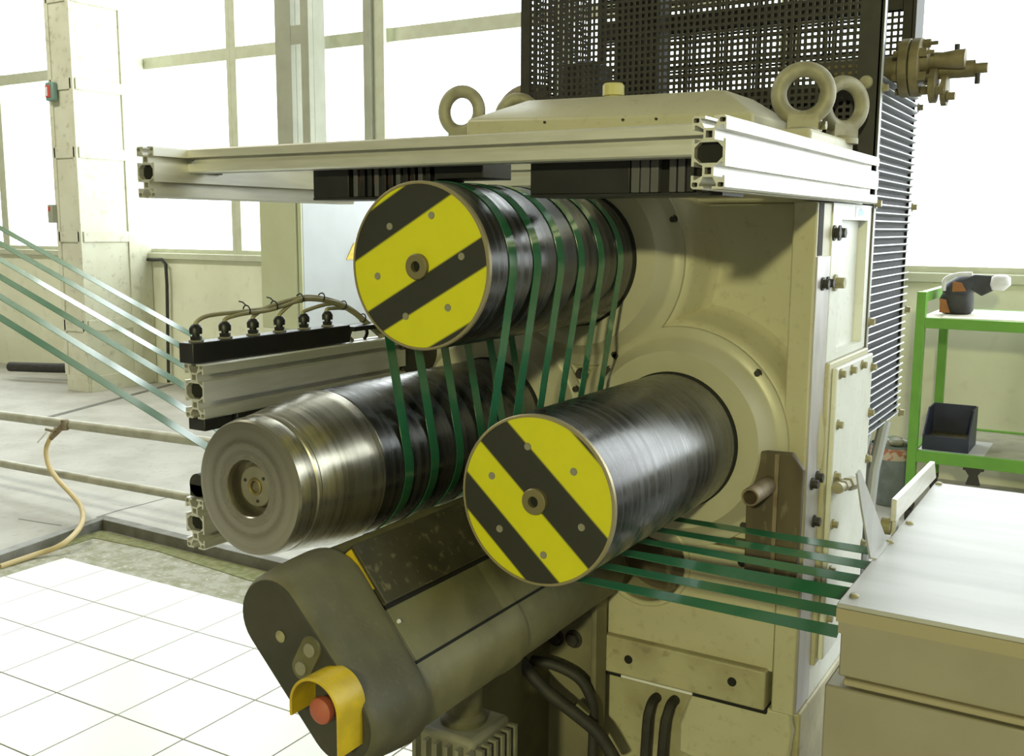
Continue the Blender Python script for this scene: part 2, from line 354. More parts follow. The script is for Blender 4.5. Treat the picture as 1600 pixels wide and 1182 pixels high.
# windows: one per bay, with mullions, a transom and two panes each
for i in range(len(FX) - 1):
    a, b = FX[i], FX[i + 1]
    fr = MB(); fr.box(a + .001, a + .075, YW + .01, YW + .09, Z0, Z2); fr.box(b - .045, b - .001, YW + .01, YW + .09, Z0, Z2)
    fr.box(a + .075, b - .045, YW + .012, YW + .088, Z1 - .055, Z1 + .055); fr.box(a + .075, b - .045, YW + .012, YW + .088, Z0, Z0 + .04)
    fr.box(a + .075, b - .045, YW + .012, YW + .088, Z2 - .05, Z2); fr.box(a + .075, b - .045, YW + .012, YW + .088, 5.1, 5.2)
    wo = struct(fr.build('window_%d' % (i + 1), 'window_frame'))
    for z0, z1 in ((Z0 + .04, Z1 - .055), (Z1 + .055, 5.1), (5.2, Z2 - .05)):
        MB().box(a + .07, b - .04, YW + .05, YW + .054, z0, z1).build('pane', 'window_glass', wo)
# right-hand windows (beside and behind the viewer)
for i in range(2):
    a = 2.1 + i * 1.8; b = a + 1.8
    fr = MB(); fr.box(X + .02, X + .1, a, a + .06, 1.9, 4.7); fr.box(X + .02, X + .1, b - .06, b, 1.9, 4.7)
    fr.box(X + .02, X + .1, a + .06, b - .06, 3.25, 3.35)
    wo = struct(fr.build('window_%d' % (11 + i), 'window_frame'))
    MB().box(X + .055, X + .059, a + .05, b - .05, 1.9, 3.25).build('pane', 'window_glass', wo)
    MB().box(X + .055, X + .059, a + .05, b - .05, 3.35, 4.7).build('pane', 'window_glass', wo)

# floor: screed inside the steel curb, its moss edge, groove, tiles
p = MB().box(-4.52, -1.56, 2.4, 3.27, -0.0125, -0.006).build('screed_patch', 'screed', floor)
MB().prism([(-4.52, 3.27), (-1.6, 3.27), (-1.6, 3.15), (-2.4, 3.19), (-3.3, 3.14), (-4.0, 3.20), (-4.44, 3.17), (-4.42, 2.9), (-4.52, 2.8)], 'z', -0.0115, -0.003).build('moss_edge', 'moss', floor)
cu = MB(); cu.prism([(-4.60, 3.36), (-1.7, 3.33), (-1.7, 3.27), (-4.54, 3.30)], 'z', -0.0125, 0.045)
cu.prism([(-4.60, 3.36), (-4.54, 3.30), (-4.42, 2.55), (-4.49, 2.55)], 'z', -0.0125, 0.045)
tag(cu.build('steel_curb', 'curb_steel', bevel=.003), 'dark steel curb strip edging the rough floor pit', 'curb')
g = MB().prism([(-7.63, 4.95), (-7.56, 4.93), (-8.2, 6.88), (-8.27, 6.88)], 'z', -0.0125, -0.009).build('floor_groove', 'groove', floor)
MB().prism([(-4.776, 3.43), (-4.791, 3.59), (-4.78, 3.755), (-4.779, 3.92), (-4.768, 3.92), (-4.768, 3.755), (-4.776, 3.59), (-4.762, 3.43)], 'z', -0.0125, -0.0112).build('floor_crack', 'groove', floor)
MB().prism([(-5.10, 3.19), (-4.912, 3.215), (-4.792, 3.235), (-4.792, 3.226), (-4.912, 3.206), (-5.10, 3.18)], 'z', -0.0125, -0.0112).build('floor_crack', 'groove', floor)
ts, th, tx, ty = 0.3087, 0.0163, -3.9495, 1.9696
gb = MB()
ct, st = math.cos(th), math.sin(th)
def tp(i, j): return (tx + ts * (i * ct - j * st), ty + ts * (i * st + j * ct))
gb.prism([tp(-1, 3), tp(8.0, 3), tp(8.0, -4), tp(-1, -4)], 'z', -0.0124, -0.0030)
gb.build('tile_bed', 'grout', floor)
h = ts - 0.0046
tm = MB().box(0.00175, h, 0.00175, h, -0.006, 0.0).mesh('tile')
for i in range(-1, 8):
    for j in range(-4, 3):
        o = link('tile', tm, 'tile_white', loc=(*tp(i, j), 0)); o.rotation_euler[2] = th; attach(o, floor)

# concrete column by the wall
col = thing('wall_column', 'cream painted column with panelled faces at the left window wall', 'column', (-8.64, 6.4, 0))
MB().box(-8.80, -8.47, 6.10, 6.895, -0.012, ZC - .01).build('shaft', 'column_paint', col, bevel=.006)
tr = [(-.012, .14), (.57, .68), (1.42, 1.52), (2.2, 2.3), (2.82, 2.92), (3.6, 3.7)]
for z0, z1 in tr:
    MB().box(-8.79, -8.48, 6.085, 6.10, z0, z1).build('front_batten', 'column_paint', col, bevel=.003)
    MB().box(-8.47, -8.455, 6.12, 6.62, z0, z1).build('side_batten', 'column_paint', col, bevel=.003)
for x0, x1 in ((-8.815, -8.765), (-8.505, -8.455)):
    MB().box(x0, x1, 6.085, 6.10, .14, 5.1).build('corner_strip', 'column_paint', col, bevel=.003)
MB().box(-8.47, -8.455, 6.62, 6.72, -.012, 5.1).build('corner_strip', 'column_paint', col, bevel=.003)
al = thing('alarm_call_point', 'small red and grey fire alarm box high on the cream column', 'alarm', (-8.73, 6.08, 2.77))
MB().box(-8.79, -8.67, 6.03, 6.084, 2.72, 2.89).build('housing', 'alarm_teal', al, bevel=.015)
MB().box(-8.775, -8.705, 6.022, 6.032, 2.75, 2.86).build('front_plate', 'alarm_red', al, bevel=.004)
MB().box(-8.757, -8.737, 6.018, 6.023, 2.765, 2.845).build('print_strip', 'label_white', al)
sw = thing('wall_switch', 'small grey switch box halfway up the cream column', 'switch', (-8.81, 6.08, 1.65))
MB().box(-8.86, -8.79, 6.03, 6.084, 1.60, 1.77).build('housing', 'post_grey', sw, bevel=.006)
MB().box(-8.845, -8.815, 6.022, 6.032, 1.71, 1.75).build('rocker', 'alarm_red', sw, bevel=.003)

# cable running down the wall
MB_c = MB().tube([(-8.9, 6.84, 1.25), (-8.4, 6.84, 1.24), (-8.26, 6.84, 1.245), (-8.215, 6.85, 1.2), (-8.21, 6.85, 1.0), (-8.235, 6.85, .4), (-8.25, 6.85, 0.01)], .016, 8)
tag(MB_c.build('wall_cable', 'black_rubber'), 'dark cable running down the cream wall below the windows', 'cable')
tag(MB().tube([(-8.87, 6.85, 1.1), (-8.875, 6.85, .01)], .014, 8).build('wall_conduit', 'groove'), 'thin dark conduit on the wall right beside the cream column', 'pipe')
# dark pipe lying at the wall, far left
tag(MB().tube([(-9.9, 6.2, .12), (-9.35, 6.35, .13), (-8.95, 6.5, .14)], .05, 12).build('floor_pipe', 'black_rubber'), 'thick dark pipe lying on the floor behind the column foot', 'pipe')

# latticed steel post with cross plates
lp = thing('lattice_post', 'grey steel post of two channels joined by cross plates', 'post', (-6.08, 6.5, 0))
for x0, x1 in ((-6.27, -6.095), (-5.985, -5.90)):
    MB().box(x0, x1, 6.45, 6.51, -0.012, ZC - .01).build('channel', 'post_grey', lp, bevel=.004)
    MB().box(x1 - .012, x1, 6.51, 6.65, -0.012, ZC - .01).build('channel_web', 'post_grey', lp, bevel=.003)
for z in (.45, 1.2, 2.1, 3.06, 4.0, 5.0, 6.0):
    MB().box(-6.095, -5.985, 6.455, 6.47, z, z + .15).build('cross_plate', 'post_grey', lp)
# window post
wp = thing('window_post', 'slim grey post standing at the window behind the frame', 'post', (-5.49, 6.8, 0))
MB().box(-5.585, -5.51, 6.76, 6.84, 1.32, ZC - .01).build('channel', 'post_grey', wp, bevel=.004)
MB().box(-5.51, -5.40, 6.80, 6.84, 1.32, ZC - .01).build('plate', 'window_frame', wp, bevel=.004)
# electrical cabinet on the post
cb = thing('electrical_cabinet', 'tall olive fronted steel cabinet with white side panel by the post', 'cabinet', (-5.3, 5.8, .83))
MB().box(-5.42, -5.035, 5.40, 6.25, .84, 1.80).build('body', 'cabinet_white', cb, bevel=.01)
MB().box(-5.42, -5.075, 5.37, 5.40, .845, 1.795).build('door', 'cabinet_olive', cb, bevel=.006)
MB().box(-5.068, -5.035, 5.385, 5.40, .845, 1.795).build('edge_strip', 'cabinet_olive', cb, bevel=.003)
for x in (-5.38, -5.08): 
    MB().box(x - .02, x + .02, 5.9, 5.94, -.012, .84).build('leg', 'post_grey', cb)
t = tag(MB().prism([(5.86, 1.335), (6.02, 1.335), (5.95, 1.46)], 'x', -5.0345, -5.029).build('warning_sign', 'yellow_paint'), 'small yellow warning triangle on the white cabinet side', 'sign')

# low pipe rail with the hose
pr = thing('pipe_rail', 'low grey two pipe rail across the concrete floor', 'railing', (-4.6, 3.55, 0))
MB().tube([(-7.0, 3.50, .42), (-5.346, 3.5, .461), (-3.9, 3.5, .495), (-2.6, 3.5, .52)], .028, 12).build('top_pipe', 'pipe_grey', pr)
MB().tube([(-7.0, 3.50, .135), (-5.377, 3.5, .161), (-4.08, 3.5, .184), (-2.6, 3.5, .205)], .024, 12).build('lower_pipe', 'pipe_grey', pr)
for x, z in ((-6.9, .42), (-2.7, .515)): MB().cyl((x, 3.5, -.012), (x, 3.5, z), .024).build('post', 'pipe_grey', pr)
hs = thing('air_hose', 'tan rubber hose hanging from the pipe rail to the floor', 'hose', (-5.0, 3.4, 0))
pts = [(-5.126, 3.46, 0.440), (-5.160, 3.45, 0.396), (-5.186, 3.43, 0.316), (-5.136, 3.41, 0.229), (-5.026, 3.39, 0.167), (-4.874, 3.36, 0.118), (-4.747, 3.321, 0.082), (-4.56, 3.20, 0.074), (-4.43, 3.08, 0.066), (-4.36, 2.97, 0.05), (-4.36, 2.90, 0.03), (-4.397, 2.834, 0.013), (-4.399, 2.639, 0.004)]
def smooth(P, k=4):
    P = [Vector(p_) for p_ in P]; out = []
    for i in range(len(P) - 1):
        a, b, c, d = P[max(i-1,0)], P[i], P[i+1], P[min(i+2,len(P)-1)]
        for q in range(k):
            t_ = q / k
            out.append(0.5 * ((2*b) + (c-a)*t_ + (2*a-5*b+4*c-d)*t_*t_ + (3*b-a-3*c+d)*t_**3))
    out.append(P[-1]); return out
MB().tube(smooth(pts, 6), .0135, 10).build('hose_body', 'hose_tan', hs)
vb = MB(); vb.cyl((-5.07, 3.465, .462), (-5.165, 3.45, .385), .017, .015); vb.cyl((-5.11, 3.44, .43), (-5.15, 3.41, .445), .008); vb.cyl((-5.06, 3.47, .44), (-5.06, 3.47, .50), .020)
vb.build('valve', 'rust_pipe', hs)
MB().cyl((-5.14, 3.41, .43), (-5.23, 3.41, .36), .005).build('valve_lever', 'label_white', hs)

# ------------------------------------------------------------------ aluminium extrusion profile
def slot(s_, o=.0066, u=.0128, lip=.0040, d=.0172):
    return [(s_ - o, 0), (s_ - o, lip), (s_ - u, lip), (s_ - u, lip + .003), (s_ - u * .55, d), (s_ + u * .55, d), (s_ + u, lip + .003), (s_ + u, lip), (s_ + o, lip), (s_ + o, 0)]
def profile(w_, h_, long_slots, short_slots=(0,)):
    """outline of a slotted section centred on 0, counter-clockwise in (x, z)"""
    P = []; hw, hh, c = w_ / 2, h_ / 2, .003
    P += [(-hw + c, -hh)] + [(a, -hh + d) for s_ in short_slots for a, d in slot(s_)] + [(hw - c, -hh), (hw, -hh + c)]
    P += [(hw - d, a) for s_ in long_slots for a, d in slot(s_)] + [(hw, hh - c), (hw - c, hh)]
    P += [(-a, hh - d) for s_ in short_slots for a, d in slot(s_)] + [(-hw + c, hh), (-hw, hh - c)]
    P += [(-hw + d, -a) for s_ in long_slots for a, d in slot(s_)] + [(-hw, -hh + c)]
    return P
def extrude(name, loops, y0, y1, mt, parent, off=(0, 0)):
    """straight bar along Y with open channels: loops[0] is the outline, the others are the hollows"""
    bm = bmesh.new(); caps = {0: [], 1: []}
    for lp_ in loops:
        V = [[bm.verts.new((off[0] + a, y, off[1] + b)) for a, b in lp_] for y in (y0, y1)]
        n = len(lp_)
        for i in range(n):
            j = (i + 1) % n; bm.faces.new((V[0][i], V[0][j], V[1][j], V[1][i]))
        for e in (0, 1):
            for i in range(n): caps[e].append(bm.edges.get((V[e][i], V[e][(i + 1) % n])))
    for e in (0, 1): bmesh.ops.triangle_fill(bm, use_beauty=True, use_dissolve=False, edges=caps[e])
    bmesh.ops.recalc_face_normals(bm, faces=bm.faces)
    me = bpy.data.meshes.new(name); bm.to_mesh(me); bm.free()
    me.shade_smooth(); me.set_sharp_from_angle(angle=math.radians(20))
    return link(name, me, mt, parent)
BW, BH = .0517, .104
def octagon(a, b, k): return [(-a + k, -b), (a - k, -b), (a, -b + k), (a, b - k), (a - k, b), (-a + k, b), (-a, b - k), (-a, -b + k)]
def sq(cz, a): return [(-a, cz - a), (a, cz - a), (a, cz + a), (-a, cz + a)]
def beam(name, cx, cz, y0, y1, parent):
    hol = octagon(.0215, .0148, .008)
    loops = [profile(BW, BH, (-.026, .026)), hol, sq(-.026, .0050), sq(.026, .0050)]
    for sx in (-1, 1):
        for sz in (-1, 1):
            q = octagon(.0044, .0034, .0015); loops.append([(a + sx * .0198, b + sz * .0457) for a, b in q])
    o = extrude(name, loops, y0, y1, 'aluminium', parent, (cx, cz))
    core = MB()
    for lp_ in loops[1:]:
        mx_ = sum(a for a, b in lp_) / len(lp_); mz_ = sum(b for a, b in lp_) / len(lp_)
        core.prism([(cx + mx_ + (a - mx_) * .99, cz + mz_ + (b - mz_) * .99) for a, b in lp_], 'y', y0 + .012, y1 - .012)
    core.build('shade_plug', 'hole_black', o)['kind'] = 'stuff'  # black plugs stand in for the shade inside the hollows
    return o
def rail_x(name, x0, x1, cy, cz, parent, sz=.052):
    P = [(cy + a, cz + b) for a, b in profile(sz, sz, (0,))]
    return MB().prism(P, 'x', x0, x1).build(name, 'aluminium', parent, ang=20)

# ------------------------------------------------------------------ roller machine
C1, C2, C3, RR, YF, YB = (-1.058, 1.512), (-.820, 1.130), (-1.285, 1.128), .146, 1.425, 1.992
mc = thing('roller_machine', 'large cream painted stretching machine with three rollers', 'machine', (-1.04, 2.3, 0))
XL, XR = -1.53, -.543
YP, YQ = 2.04, 2.12          # raised front face, pocket floor
# body behind the front casting
bd = MB(); bd.box(XL, XR - .02, YQ + .02, 2.5, .55, 1.634); bd.box(XL, XR - .02, YQ, YQ + .021, 1.0, 1.634)
bd.build('housing', 'cream', mc, bevel=.004)
fr = MB(); fr.box(-.592, XR, YP, YQ + .03, .555, 1.634)
fr.build('front_rail', 'cream', mc, bevel=.004)
fr = MB(); fr.box(XL, -1.49, YP, YQ + .03, .555, 1.634); fr.build('front_rail', 'cream', mc, bevel=.004)
MB().prism([(C1[0], C1[1]), (C3[0], C3[1]), (C2[0], C2[1])], 'y', YP + .012, YQ + .005).build('centre_web', 'cream', mc)
# lower front plate with the round opening
def holed_plate(x0, x1, z0, z1, c, R, y0, y1, n=48):
    bm = bmesh.new(); V = []
    out = [(x0, z0), (x1, z0), (x1, z1), (x0, z1)]; inn = arc(c, R, 0, 360, n)[:-1]
    for lp_ in (out, inn):
        A = [bm.verts.new((a, y0, b)) for a, b in lp_]; B = [bm.verts.new((a, y1, b)) for a, b in lp_]
        k = len(lp_)
        for i in range(k): bm.faces.new((A[i], A[(i + 1) % k], B[(i + 1) % k], B[i]))
        V.append((A, B))
    for e in (0, 1):
        ed = [bm.edges.get((q[e][i], q[e][(i + 1) % len(q[e])])) for q in V for i in range(len(q[e]))]
        bmesh.ops.triangle_fill(bm, use_beauty=True, edges=ed)
    bmesh.ops.recalc_face_normals(bm, faces=bm.faces)
    me = bpy.data.meshes.new('plate'); bm.to_mesh(me); bm.free(); me.shade_smooth(); me.set_sharp_from_angle(angle=math.radians(30)); return me
HC = (-.893, .842)
link('lower_plate', holed_plate(-1.49, -.592, .645, 1.075, HC, .098, YP, YQ + .02), 'cream', mc)
MB().torus((HC[0], YP - .001, HC[1]), .104, .007, (1, 0, 0), (0, 0, 1), 48, 10).build('opening_rim', 'cream', mc)
MB().box(HC[0] - .14, HC[0] + .14, YQ + .008, YQ + .018, HC[1] - .11, HC[1] + .11).build('opening_back', 'rusty', mc)
# bosses and flanges of the three rollers
for c in (C1, C2, C3):
    bo = MB().lathe([(.292, YQ + .003), (.281, YQ - .006), (.272, YQ - .022), (.258, YP + .014), (.251, YP + .003), (.243, YP), (.243, YQ)], c, n=72)
    if c is not C1: bo.f = [f_ for f_ in bo.f if len(f_) == 4 and min(bo.v[i_][2] for i_ in f_) > 1.055]
    bo.build('boss', 'cream', mc, ang=50)
    fl = MB().lathe([(.149, YB + .004), (.192, YB + .004), (.196, YB + .008), (.215, YP - .012), (.222, YP - .007), (.241, YP - .005), (.243, YP), (.243, YP + .02), (.149, YP + .02)], c, n=80, close=True)
    fo = fl.build('flange', 'machined', mc, ang=30)
    for a in (22, 112, 202, 292):
        a = math.radians(a + (20 if c is C2 else 0)); q = (c[0] + .231 * math.cos(a), YP - .004, c[1] + .231 * math.sin(a))
        hexbolt(fo, q, (0, -1, 0), .007, .008, 'bolt_dark')
for x, z in ((-1.056, 1.252), (-.868, 1.262), (-.985, 1.262)):
    hexbolt(mc, (x, YP - .006, z), (0, -1, 0), .010, .016, 'bolt_dark')
# black gap ring behind each roller, the rollers themselves
def roller(c, front):
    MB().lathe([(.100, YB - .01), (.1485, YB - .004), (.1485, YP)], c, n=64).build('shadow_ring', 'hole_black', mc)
    return MB().lathe([(RR - .006, front - .001), (RR - .001, front + .002), (RR, front + .006), (RR, YB - .008), (RR - .004, YB - .004), (RR - .02, YB - .003)], c, n=96).build('roller', 'roller_black', mc, ang=40)
disc_mat('disc_top', C1[0], C1[1], RR, math.radians(29), ('k', [-.90, -.44, -.12, .50, .92]))
disc_mat('disc_right', C2[0], C2[1], RR, math.radians(-42), ('y', [-.80, -.46, -.05, .40, .93]))
for c, dm, ph in ((C1, 'disc_top', 12), (C2, 'disc_right', 40)):
    ro = roller(c, YF)
    MB().lathe([(0, YF - .0045), (.1405, YF - .0045), (.1415, YF - .0035), (.1415, YF)], c, n=96).build('end_disc', dm, ro)['label'] = 'yellow end disc with black diagonal stripes'
    MB().lathe([(.1410, YF - .006), (.1445, YF - .006), (.1462, YF - .004), (.1462, YF + .003), (.1410, YF + .003)], c, n=96, close=True).build('end_rim', 'rim_tan', ro)
    MB().lathe([(.0095, YF - .004), (.0095, YF - .014), (.0205, YF - .014), (.0225, YF - .012), (.0225, YF - .004)], c, n=40, close=True).build('hub', 'hub_tan', ro)
    MB().lathe([(0, YF - .0052), (.0098, YF - .0052), (.0098, YF - .0045)], c, n=24).build('hub_hole', 'hole_black', ro)
    for k in range(6):
        a = math.radians(ph + 60 * k); q = (c[0] + .092 * math.cos(a), c[1] + .092 * math.sin(a))
        MB().lathe([(.0028, YF - .0058), (.006, YF - .0062), (.0066, YF - .005), (.0066, YF - .004)], q, n=14).build('screw', 'button_grey', ro)
ro = roller(C3, YF + .001)
# steel nose of the left roller: turned cone with steps and a deep centre recess
pf = [(.0, 1.262), (.050, 1.262), (.0505, 1.227), (.052, 1.225), (.113, 1.225), (.118, 1.2265), (.121, 1.231), (.1235, 1.245), (.1240, 1.262), (.1225, 1.264), (.1225, 1.268), (.1250, 1.270), (.1262, 1.276), (.1252, 1.279), (.1265, 1.283), (.132, 1.315), (.1395, 1.362), (.1445, 1.392), (.1462, 1.405), (.1462, 1.4245)]
MB().lathe(pf, C3, n=96).build('steel_nose', 'turned_steel', ro, ang=22)['label'] = 'bare turned steel cone at the roller end'
hb = MB(); hb.lathe([(.037, 1.262), (.037, 1.246), (.035, 1.244), (.013, 1.244), (.012, 1.250), (0, 1.250)], C3, n=40); hb.build('hub', 'hub_steel', ro)
MB().torus((C3[0], 1.2435, C3[1]), .013, .0028, (1, 0, 0), (0, 0, 1), 28, 8).build('hub_ring', 'brass', ro)
for a in (40, 160, 280):
    a = math.radians(a); q = (C3[0] + .026 * math.cos(a), C3[1] + .026 * math.sin(a))
    MB().lathe([(0, 1.2425), (.0028, 1.2425), (.0032, 1.2445)], q, n=12).build('screw', 'bolt_dark', ro)
# slot and bolt holes of the lower plate, ledge, base
def obround(cx, cz, L_, r, k=10): return arc((cx + L_ / 2, cz), r, -90, 90, k) + arc((cx - L_ / 2, cz), r, 90, 270, k)
MB().prism(obround(-.705, .915, .13, .012), 'y', YP - .0012, YP + .002).build('slot_opening', 'grime', mc)
for x, z in ((-.667, .874), (-.917, .604), (-.672, .611)):
    y = YP if z > .7 else 2.018
    MB().lathe([(0, y - .001), (.010, y - .001), (.010, y + .002)], (x, z), n=20).build('bolt_hole', 'hole_black', mc)
MB().box(-1.49, -.600, 2.019, 2.11, .562, .650).build('ledge', 'cream_dirty', mc, bevel=.004)
MB().box(-1.49, -.600, 2.035, 2.11, .548, .562).build('ledge_gap', 'hole_black', mc)
MB().box(-.94, -.766, 2.030, 2.036, .551, .557).build('gap_strip', 'label_white', mc)
bs = MB(); bs.box(XL, XR + .006, 2.075, 2.5, -.012, .548); bs.build('base', 'cream_dirty', mc, bevel=.006)
MB().prism([(-.775, .545), (-.555, .560), (-.545, .515), (-.56, .36), (-.80, .40), (-.80, .47)], 'y', 2.045, 2.078).build('base_step', 'cream', mc, bevel=.006)
for pth in ([(-.868, 2.09, .50), (-.868, 2.055, .502), (-.869, 2.035, .485), (-.872, 2.03, .44), (-.88, 2.03, .2)], [(-.823, 2.09, .505), (-.823, 2.055, .507), (-.824, 2.035, .49), (-.83, 2.03, .44), (-.84, 2.03, .2)]):
    MB().tube(smooth(pth), .012, 10).build('cable', 'black_rubber', mc)
# octagonal rusty bracket with a steel tube
ob = MB().prism([(-.650, .86), (-.540, .86), (-.536, 1.100), (-.560, 1.132), (-.622, 1.130), (-.652, 1.106)], 'y', 2.000, 2.018).build('octagonal_bracket', 'rusty', mc, bevel=.003)
tb = MB(); tb.lathe([(.0185, 2.002), (.0185, 1.885), (.0175, 1.882), (.0140, 1.882), (.0135, 1.885), (.0135, 1.99)], (-.605, 1.062), n=28); tb.build('bracket_tube', 'rust_pipe', ob)
MB().lathe([(0, 1.95), (.0137, 1.95), (.0137, 1.955)], (-.605, 1.062), n=20).build('tube_bore', 'hole_black', ob)
MB().box(-.592, -.584, 1.992, 2.0, .87, 1.128).build('bracket_seam', 'rust_pipe', ob)
# right side: steel strip, gasket ridge, cover plates, recess
sw_ = MB(); sw_.box(XR - .03, XR - .017, YQ + .03, 2.5, .55, 1.634); sw_.box(XR - .017, XR, YQ + .03, 2.5, .55, 1.302); sw_.build('side_wall', 'cream_daylit', mc)
MB().box(XR - .001, XR + .004, YP + .004, 2.142, .56, 1.525).build('steel_strip', 'bare_steel', mc, bevel=.001)
MB().box(XR - .001, XR + .001, 2.05, 2.085, 1.527, 1.632).build('dark_channel', 'hole_black', mc)
MB().box(XR, XR + .012, 2.150, 2.505, .63, 1.300).build('gasket_frame', 'cream', mc, bevel=.003)
cv = MB().box(XR + .012, XR + .024, 2.168, 2.504, .64, 1.288).build('side_cover', 'cream_daylit', mc, bevel=.003)
for z in (1.275, 1.165, 1.052, .945, .84, .73):
    hexbolt(cv, (XR + .024, 2.190, z), (1, 0, 0), .0085, .012, 'bolt_zinc')
    hexbolt(cv, (XR + .024, 2.495, z - .02), (1, 0, 0), .0085, .012, 'bolt_zinc')
for y in (2.29, 2.39): hexbolt(cv, (XR + .024, y, 1.272), (1, 0, 0), .0085, .012, 'bolt_zinc')
rc = MB()
for a in ((YQ + .03, 2.505, 1.600, 1.634), (YQ + .03, 2.225, 1.302, 1.600), (2.465, 2.505, 1.302, 1.600), (2.225, 2.465, 1.302, 1.318)):
    rc.box(XR - .017, XR + .003, a[0], a[1], a[2], a[3])
rc.build('recess_frame', 'cream_daylit', mc)
MB().box(XR - .0172, XR - .0160, 2.27, 2.32, 1.475, 1.552).build('paper_label', 'label_white', mc)
MB().box(XR + .003, XR + .0038, 2.34, 2.44, 1.606, 1.630).build('printed_label', 'label_white', mc)
MB().prism([(2.37, 1.609), (2.41, 1.611), (2.42, 1.619), (2.385, 1.626), (2.365, 1.619)], 'x', XR + .0038, XR + .0042).build('label_print', 'label_blue', mc)
for y, z in ((2.160, 1.572), (2.205, 1.572)): hexbolt(mc, (XR + .003, y, z), (1, 0, 0), .012, .014, 'bolt_dark')
for y, z in ((2.085, 1.470), (2.125, 1.470), (2.08, 1.056), (2.118, 1.062), (2.11, .968)): hexbolt(mc, (XR + .004, y, z), (1, 0, 0), .010, .014, 'bolt_dark')
hexbolt(mc, (XR + .003, 2.185, 1.468), (1, 0, 0), .013, .022, 'bolt_zinc')
ft = MB(); ft.cyl((XR + .024, 2.20, 1.035), (XR + .055, 2.20, 1.035), .012, n=6); ft.cyl((XR + .055, 2.22, 1.034), (XR + .055, 2.10, 1.050), .009); ft.cyl((XR + .055, 2.085, 1.052), (XR + .055, 2.105, 1.0495), .012, n=12); ft.cyl((XR + .055, 2.135, 1.046), (XR + .055, 2.165, 1.042), .012, n=6); ft.cyl((XR + .055, 2.175, 1.041), (XR + .055, 2.235, 1.032), .015, n=6)
ft.build('hose_fitting', 'eye_steel', mc)
# top casting with sloping lid, plugs
MB().box(-1.46, -.580, 2.10, 2.46, 1.634, 1.782).build('top_casting', 'cream', mc, bevel=.008)
R_ = [[(-1.42, 2.105, 1.78), (-.70, 2.105, 1.78), (-.70, 2.44, 1.78), (-1.42, 2.44, 1.78)], [(-1.42, 2.108, 1.838), (-.705, 2.108, 1.818), (-.705, 2.44, 1.818), (-1.42, 2.44, 1.838)], [(-1.30, 2.20, 1.887), (-.80, 2.20, 1.880), (-.80, 2.40, 1.880), (-1.30, 2.40, 1.887)]]
MB().rings([[Vector(p_) for p_ in g_] for g_ in R_]).build('top_lid', 'cream', mc, bevel=.005)
pl_ = MB(); pl_.lathe([(.018, 1.882), (.018, 1.892), (.026, 1.893), (.026, 1.916), (.022, 1.921), (0, 1.921)], (-1.100, 2.26), 'z', n=12); pl_.build('filler_plug', 'plug_yellow', mc, ang=20)
MB().lathe([(.018, 1.878), (.018, 1.890), (.014, 1.894), (0, 1.894)], (-.862, 2.29), 'z', n=10).build('vent_plug', 'cream', mc)
for x, y, z in ((-1.2, 2.1045, 1.822), (-1.0, 2.1045, 1.818), (-.92, 2.1045, 1.816), (-.80, 2.1045, 1.813)): MB().lathe([(0, y - .002), (.003, y - .002), (.003, y + .002)], (x, z), n=10).build('screw', 'bolt_dark', mc)
# lifting eyes
def eye(x, y, z0, R, r, ang):
    a = Vector((math.cos(ang), math.sin(ang), 0)); c = Vector((x, y, z0 + R + r * 1.5)); b = MB()
    b.torus(c, R, r, a, (0, 0, 1), 48, 16)
    b.obox((x, y, z0), a, Vector((0, 0, 1)), a.cross(Vector((0, 0, 1))), (-r * 1.9, r * 1.9), (0, r * 1.9), (-r * 1.0, r * 1.0))
    b.lathe([(r * 2.2, z0 - .012), (r * 2.2, z0), (r * 1.8, z0 + .006)], (x, y), 'z', 28)
    return b.build('lifting_eye', 'eye_steel', mc)
eye(-.622, 2.18, 1.784, .0500, .0165, math.radians(22))
eye(-1.525, 2.24, 1.802, .0500, .0165, math.radians(8))
eye(-.598, 2.42, 1.784, .0500, .0165, math.radians(50))
eye(-1.475, 2.44, 1.802, .0500, .0165, math.radians(20))
MB().box(-1.56, -1.46, 2.20, 2.46, 1.634, 1.80).build('shoulder', 'cream', mc, bevel=.006)
MB().box(-.64, -.605, 2.24, 2.27, 1.78, 1.815).build('stop_block', 'cream', mc, bevel=.002)
hexbolt(mc, (-.605, 2.255, 1.80), (1, 0, 0), .010, .014, 'bolt_zinc')

# ------------------------------------------------------------------ mesh cage with louvred side, behind the machine
cg = thing('cooling_cage', 'dark mesh cage with white louvred side behind the machine top', 'cage', (-1.03, 2.74, 1.04))
PT, BR = .0166, .0070
def perforated(name, u0, u1, z0, z1, fn):
    nu = int(round((u1 - u0) / PT)); nz = int(round((z1 - z0) / PT)); us = []; zs = []
    for i in range(nu): us += [u0 + i * PT - BR / 2, u0 + i * PT + BR / 2]
    for j in range(nz): zs += [z0 + j * PT - BR / 2, z0 + j * PT + BR / 2]
    vs = [fn(a, b) for b in zs for a in us]; W_ = len(us); fs = []
    for j in range(len(zs) - 1):
        for i in range(W_ - 1):
            if i % 2 == 1 and j % 2 == 1: continue
            fs.append((j * W_ + i, j * W_ + i + 1, (j + 1) * W_ + i + 1, (j + 1) * W_ + i))
    me = bpy.data.meshes.new(name); me.from_pydata(vs, [], fs)
    o = link(name, me, 'cage_dark', cg); s_ = o.modifiers.new('solid', 'SOLIDIFY'); s_.thickness = .002; s_.offset = 0; return o
CX0, CX1, CY0, CY1, CZ1 = -1.508, -.540, 2.51, 2.985, 2.32
perforated('front_mesh', CX0 + .01, CX1 - .02, 1.75, CZ1, lambda a, b: (a, CY0, b))
perforated('back_mesh', CX0 + .01, CX1 - .02, 1.75, CZ1, lambda a, b: (a, CY1 - .002, b))
perforated('side_mesh', CY0 + .02, CY1 - .04, 1.60, CZ1, lambda a, b: (CX0, a, b))
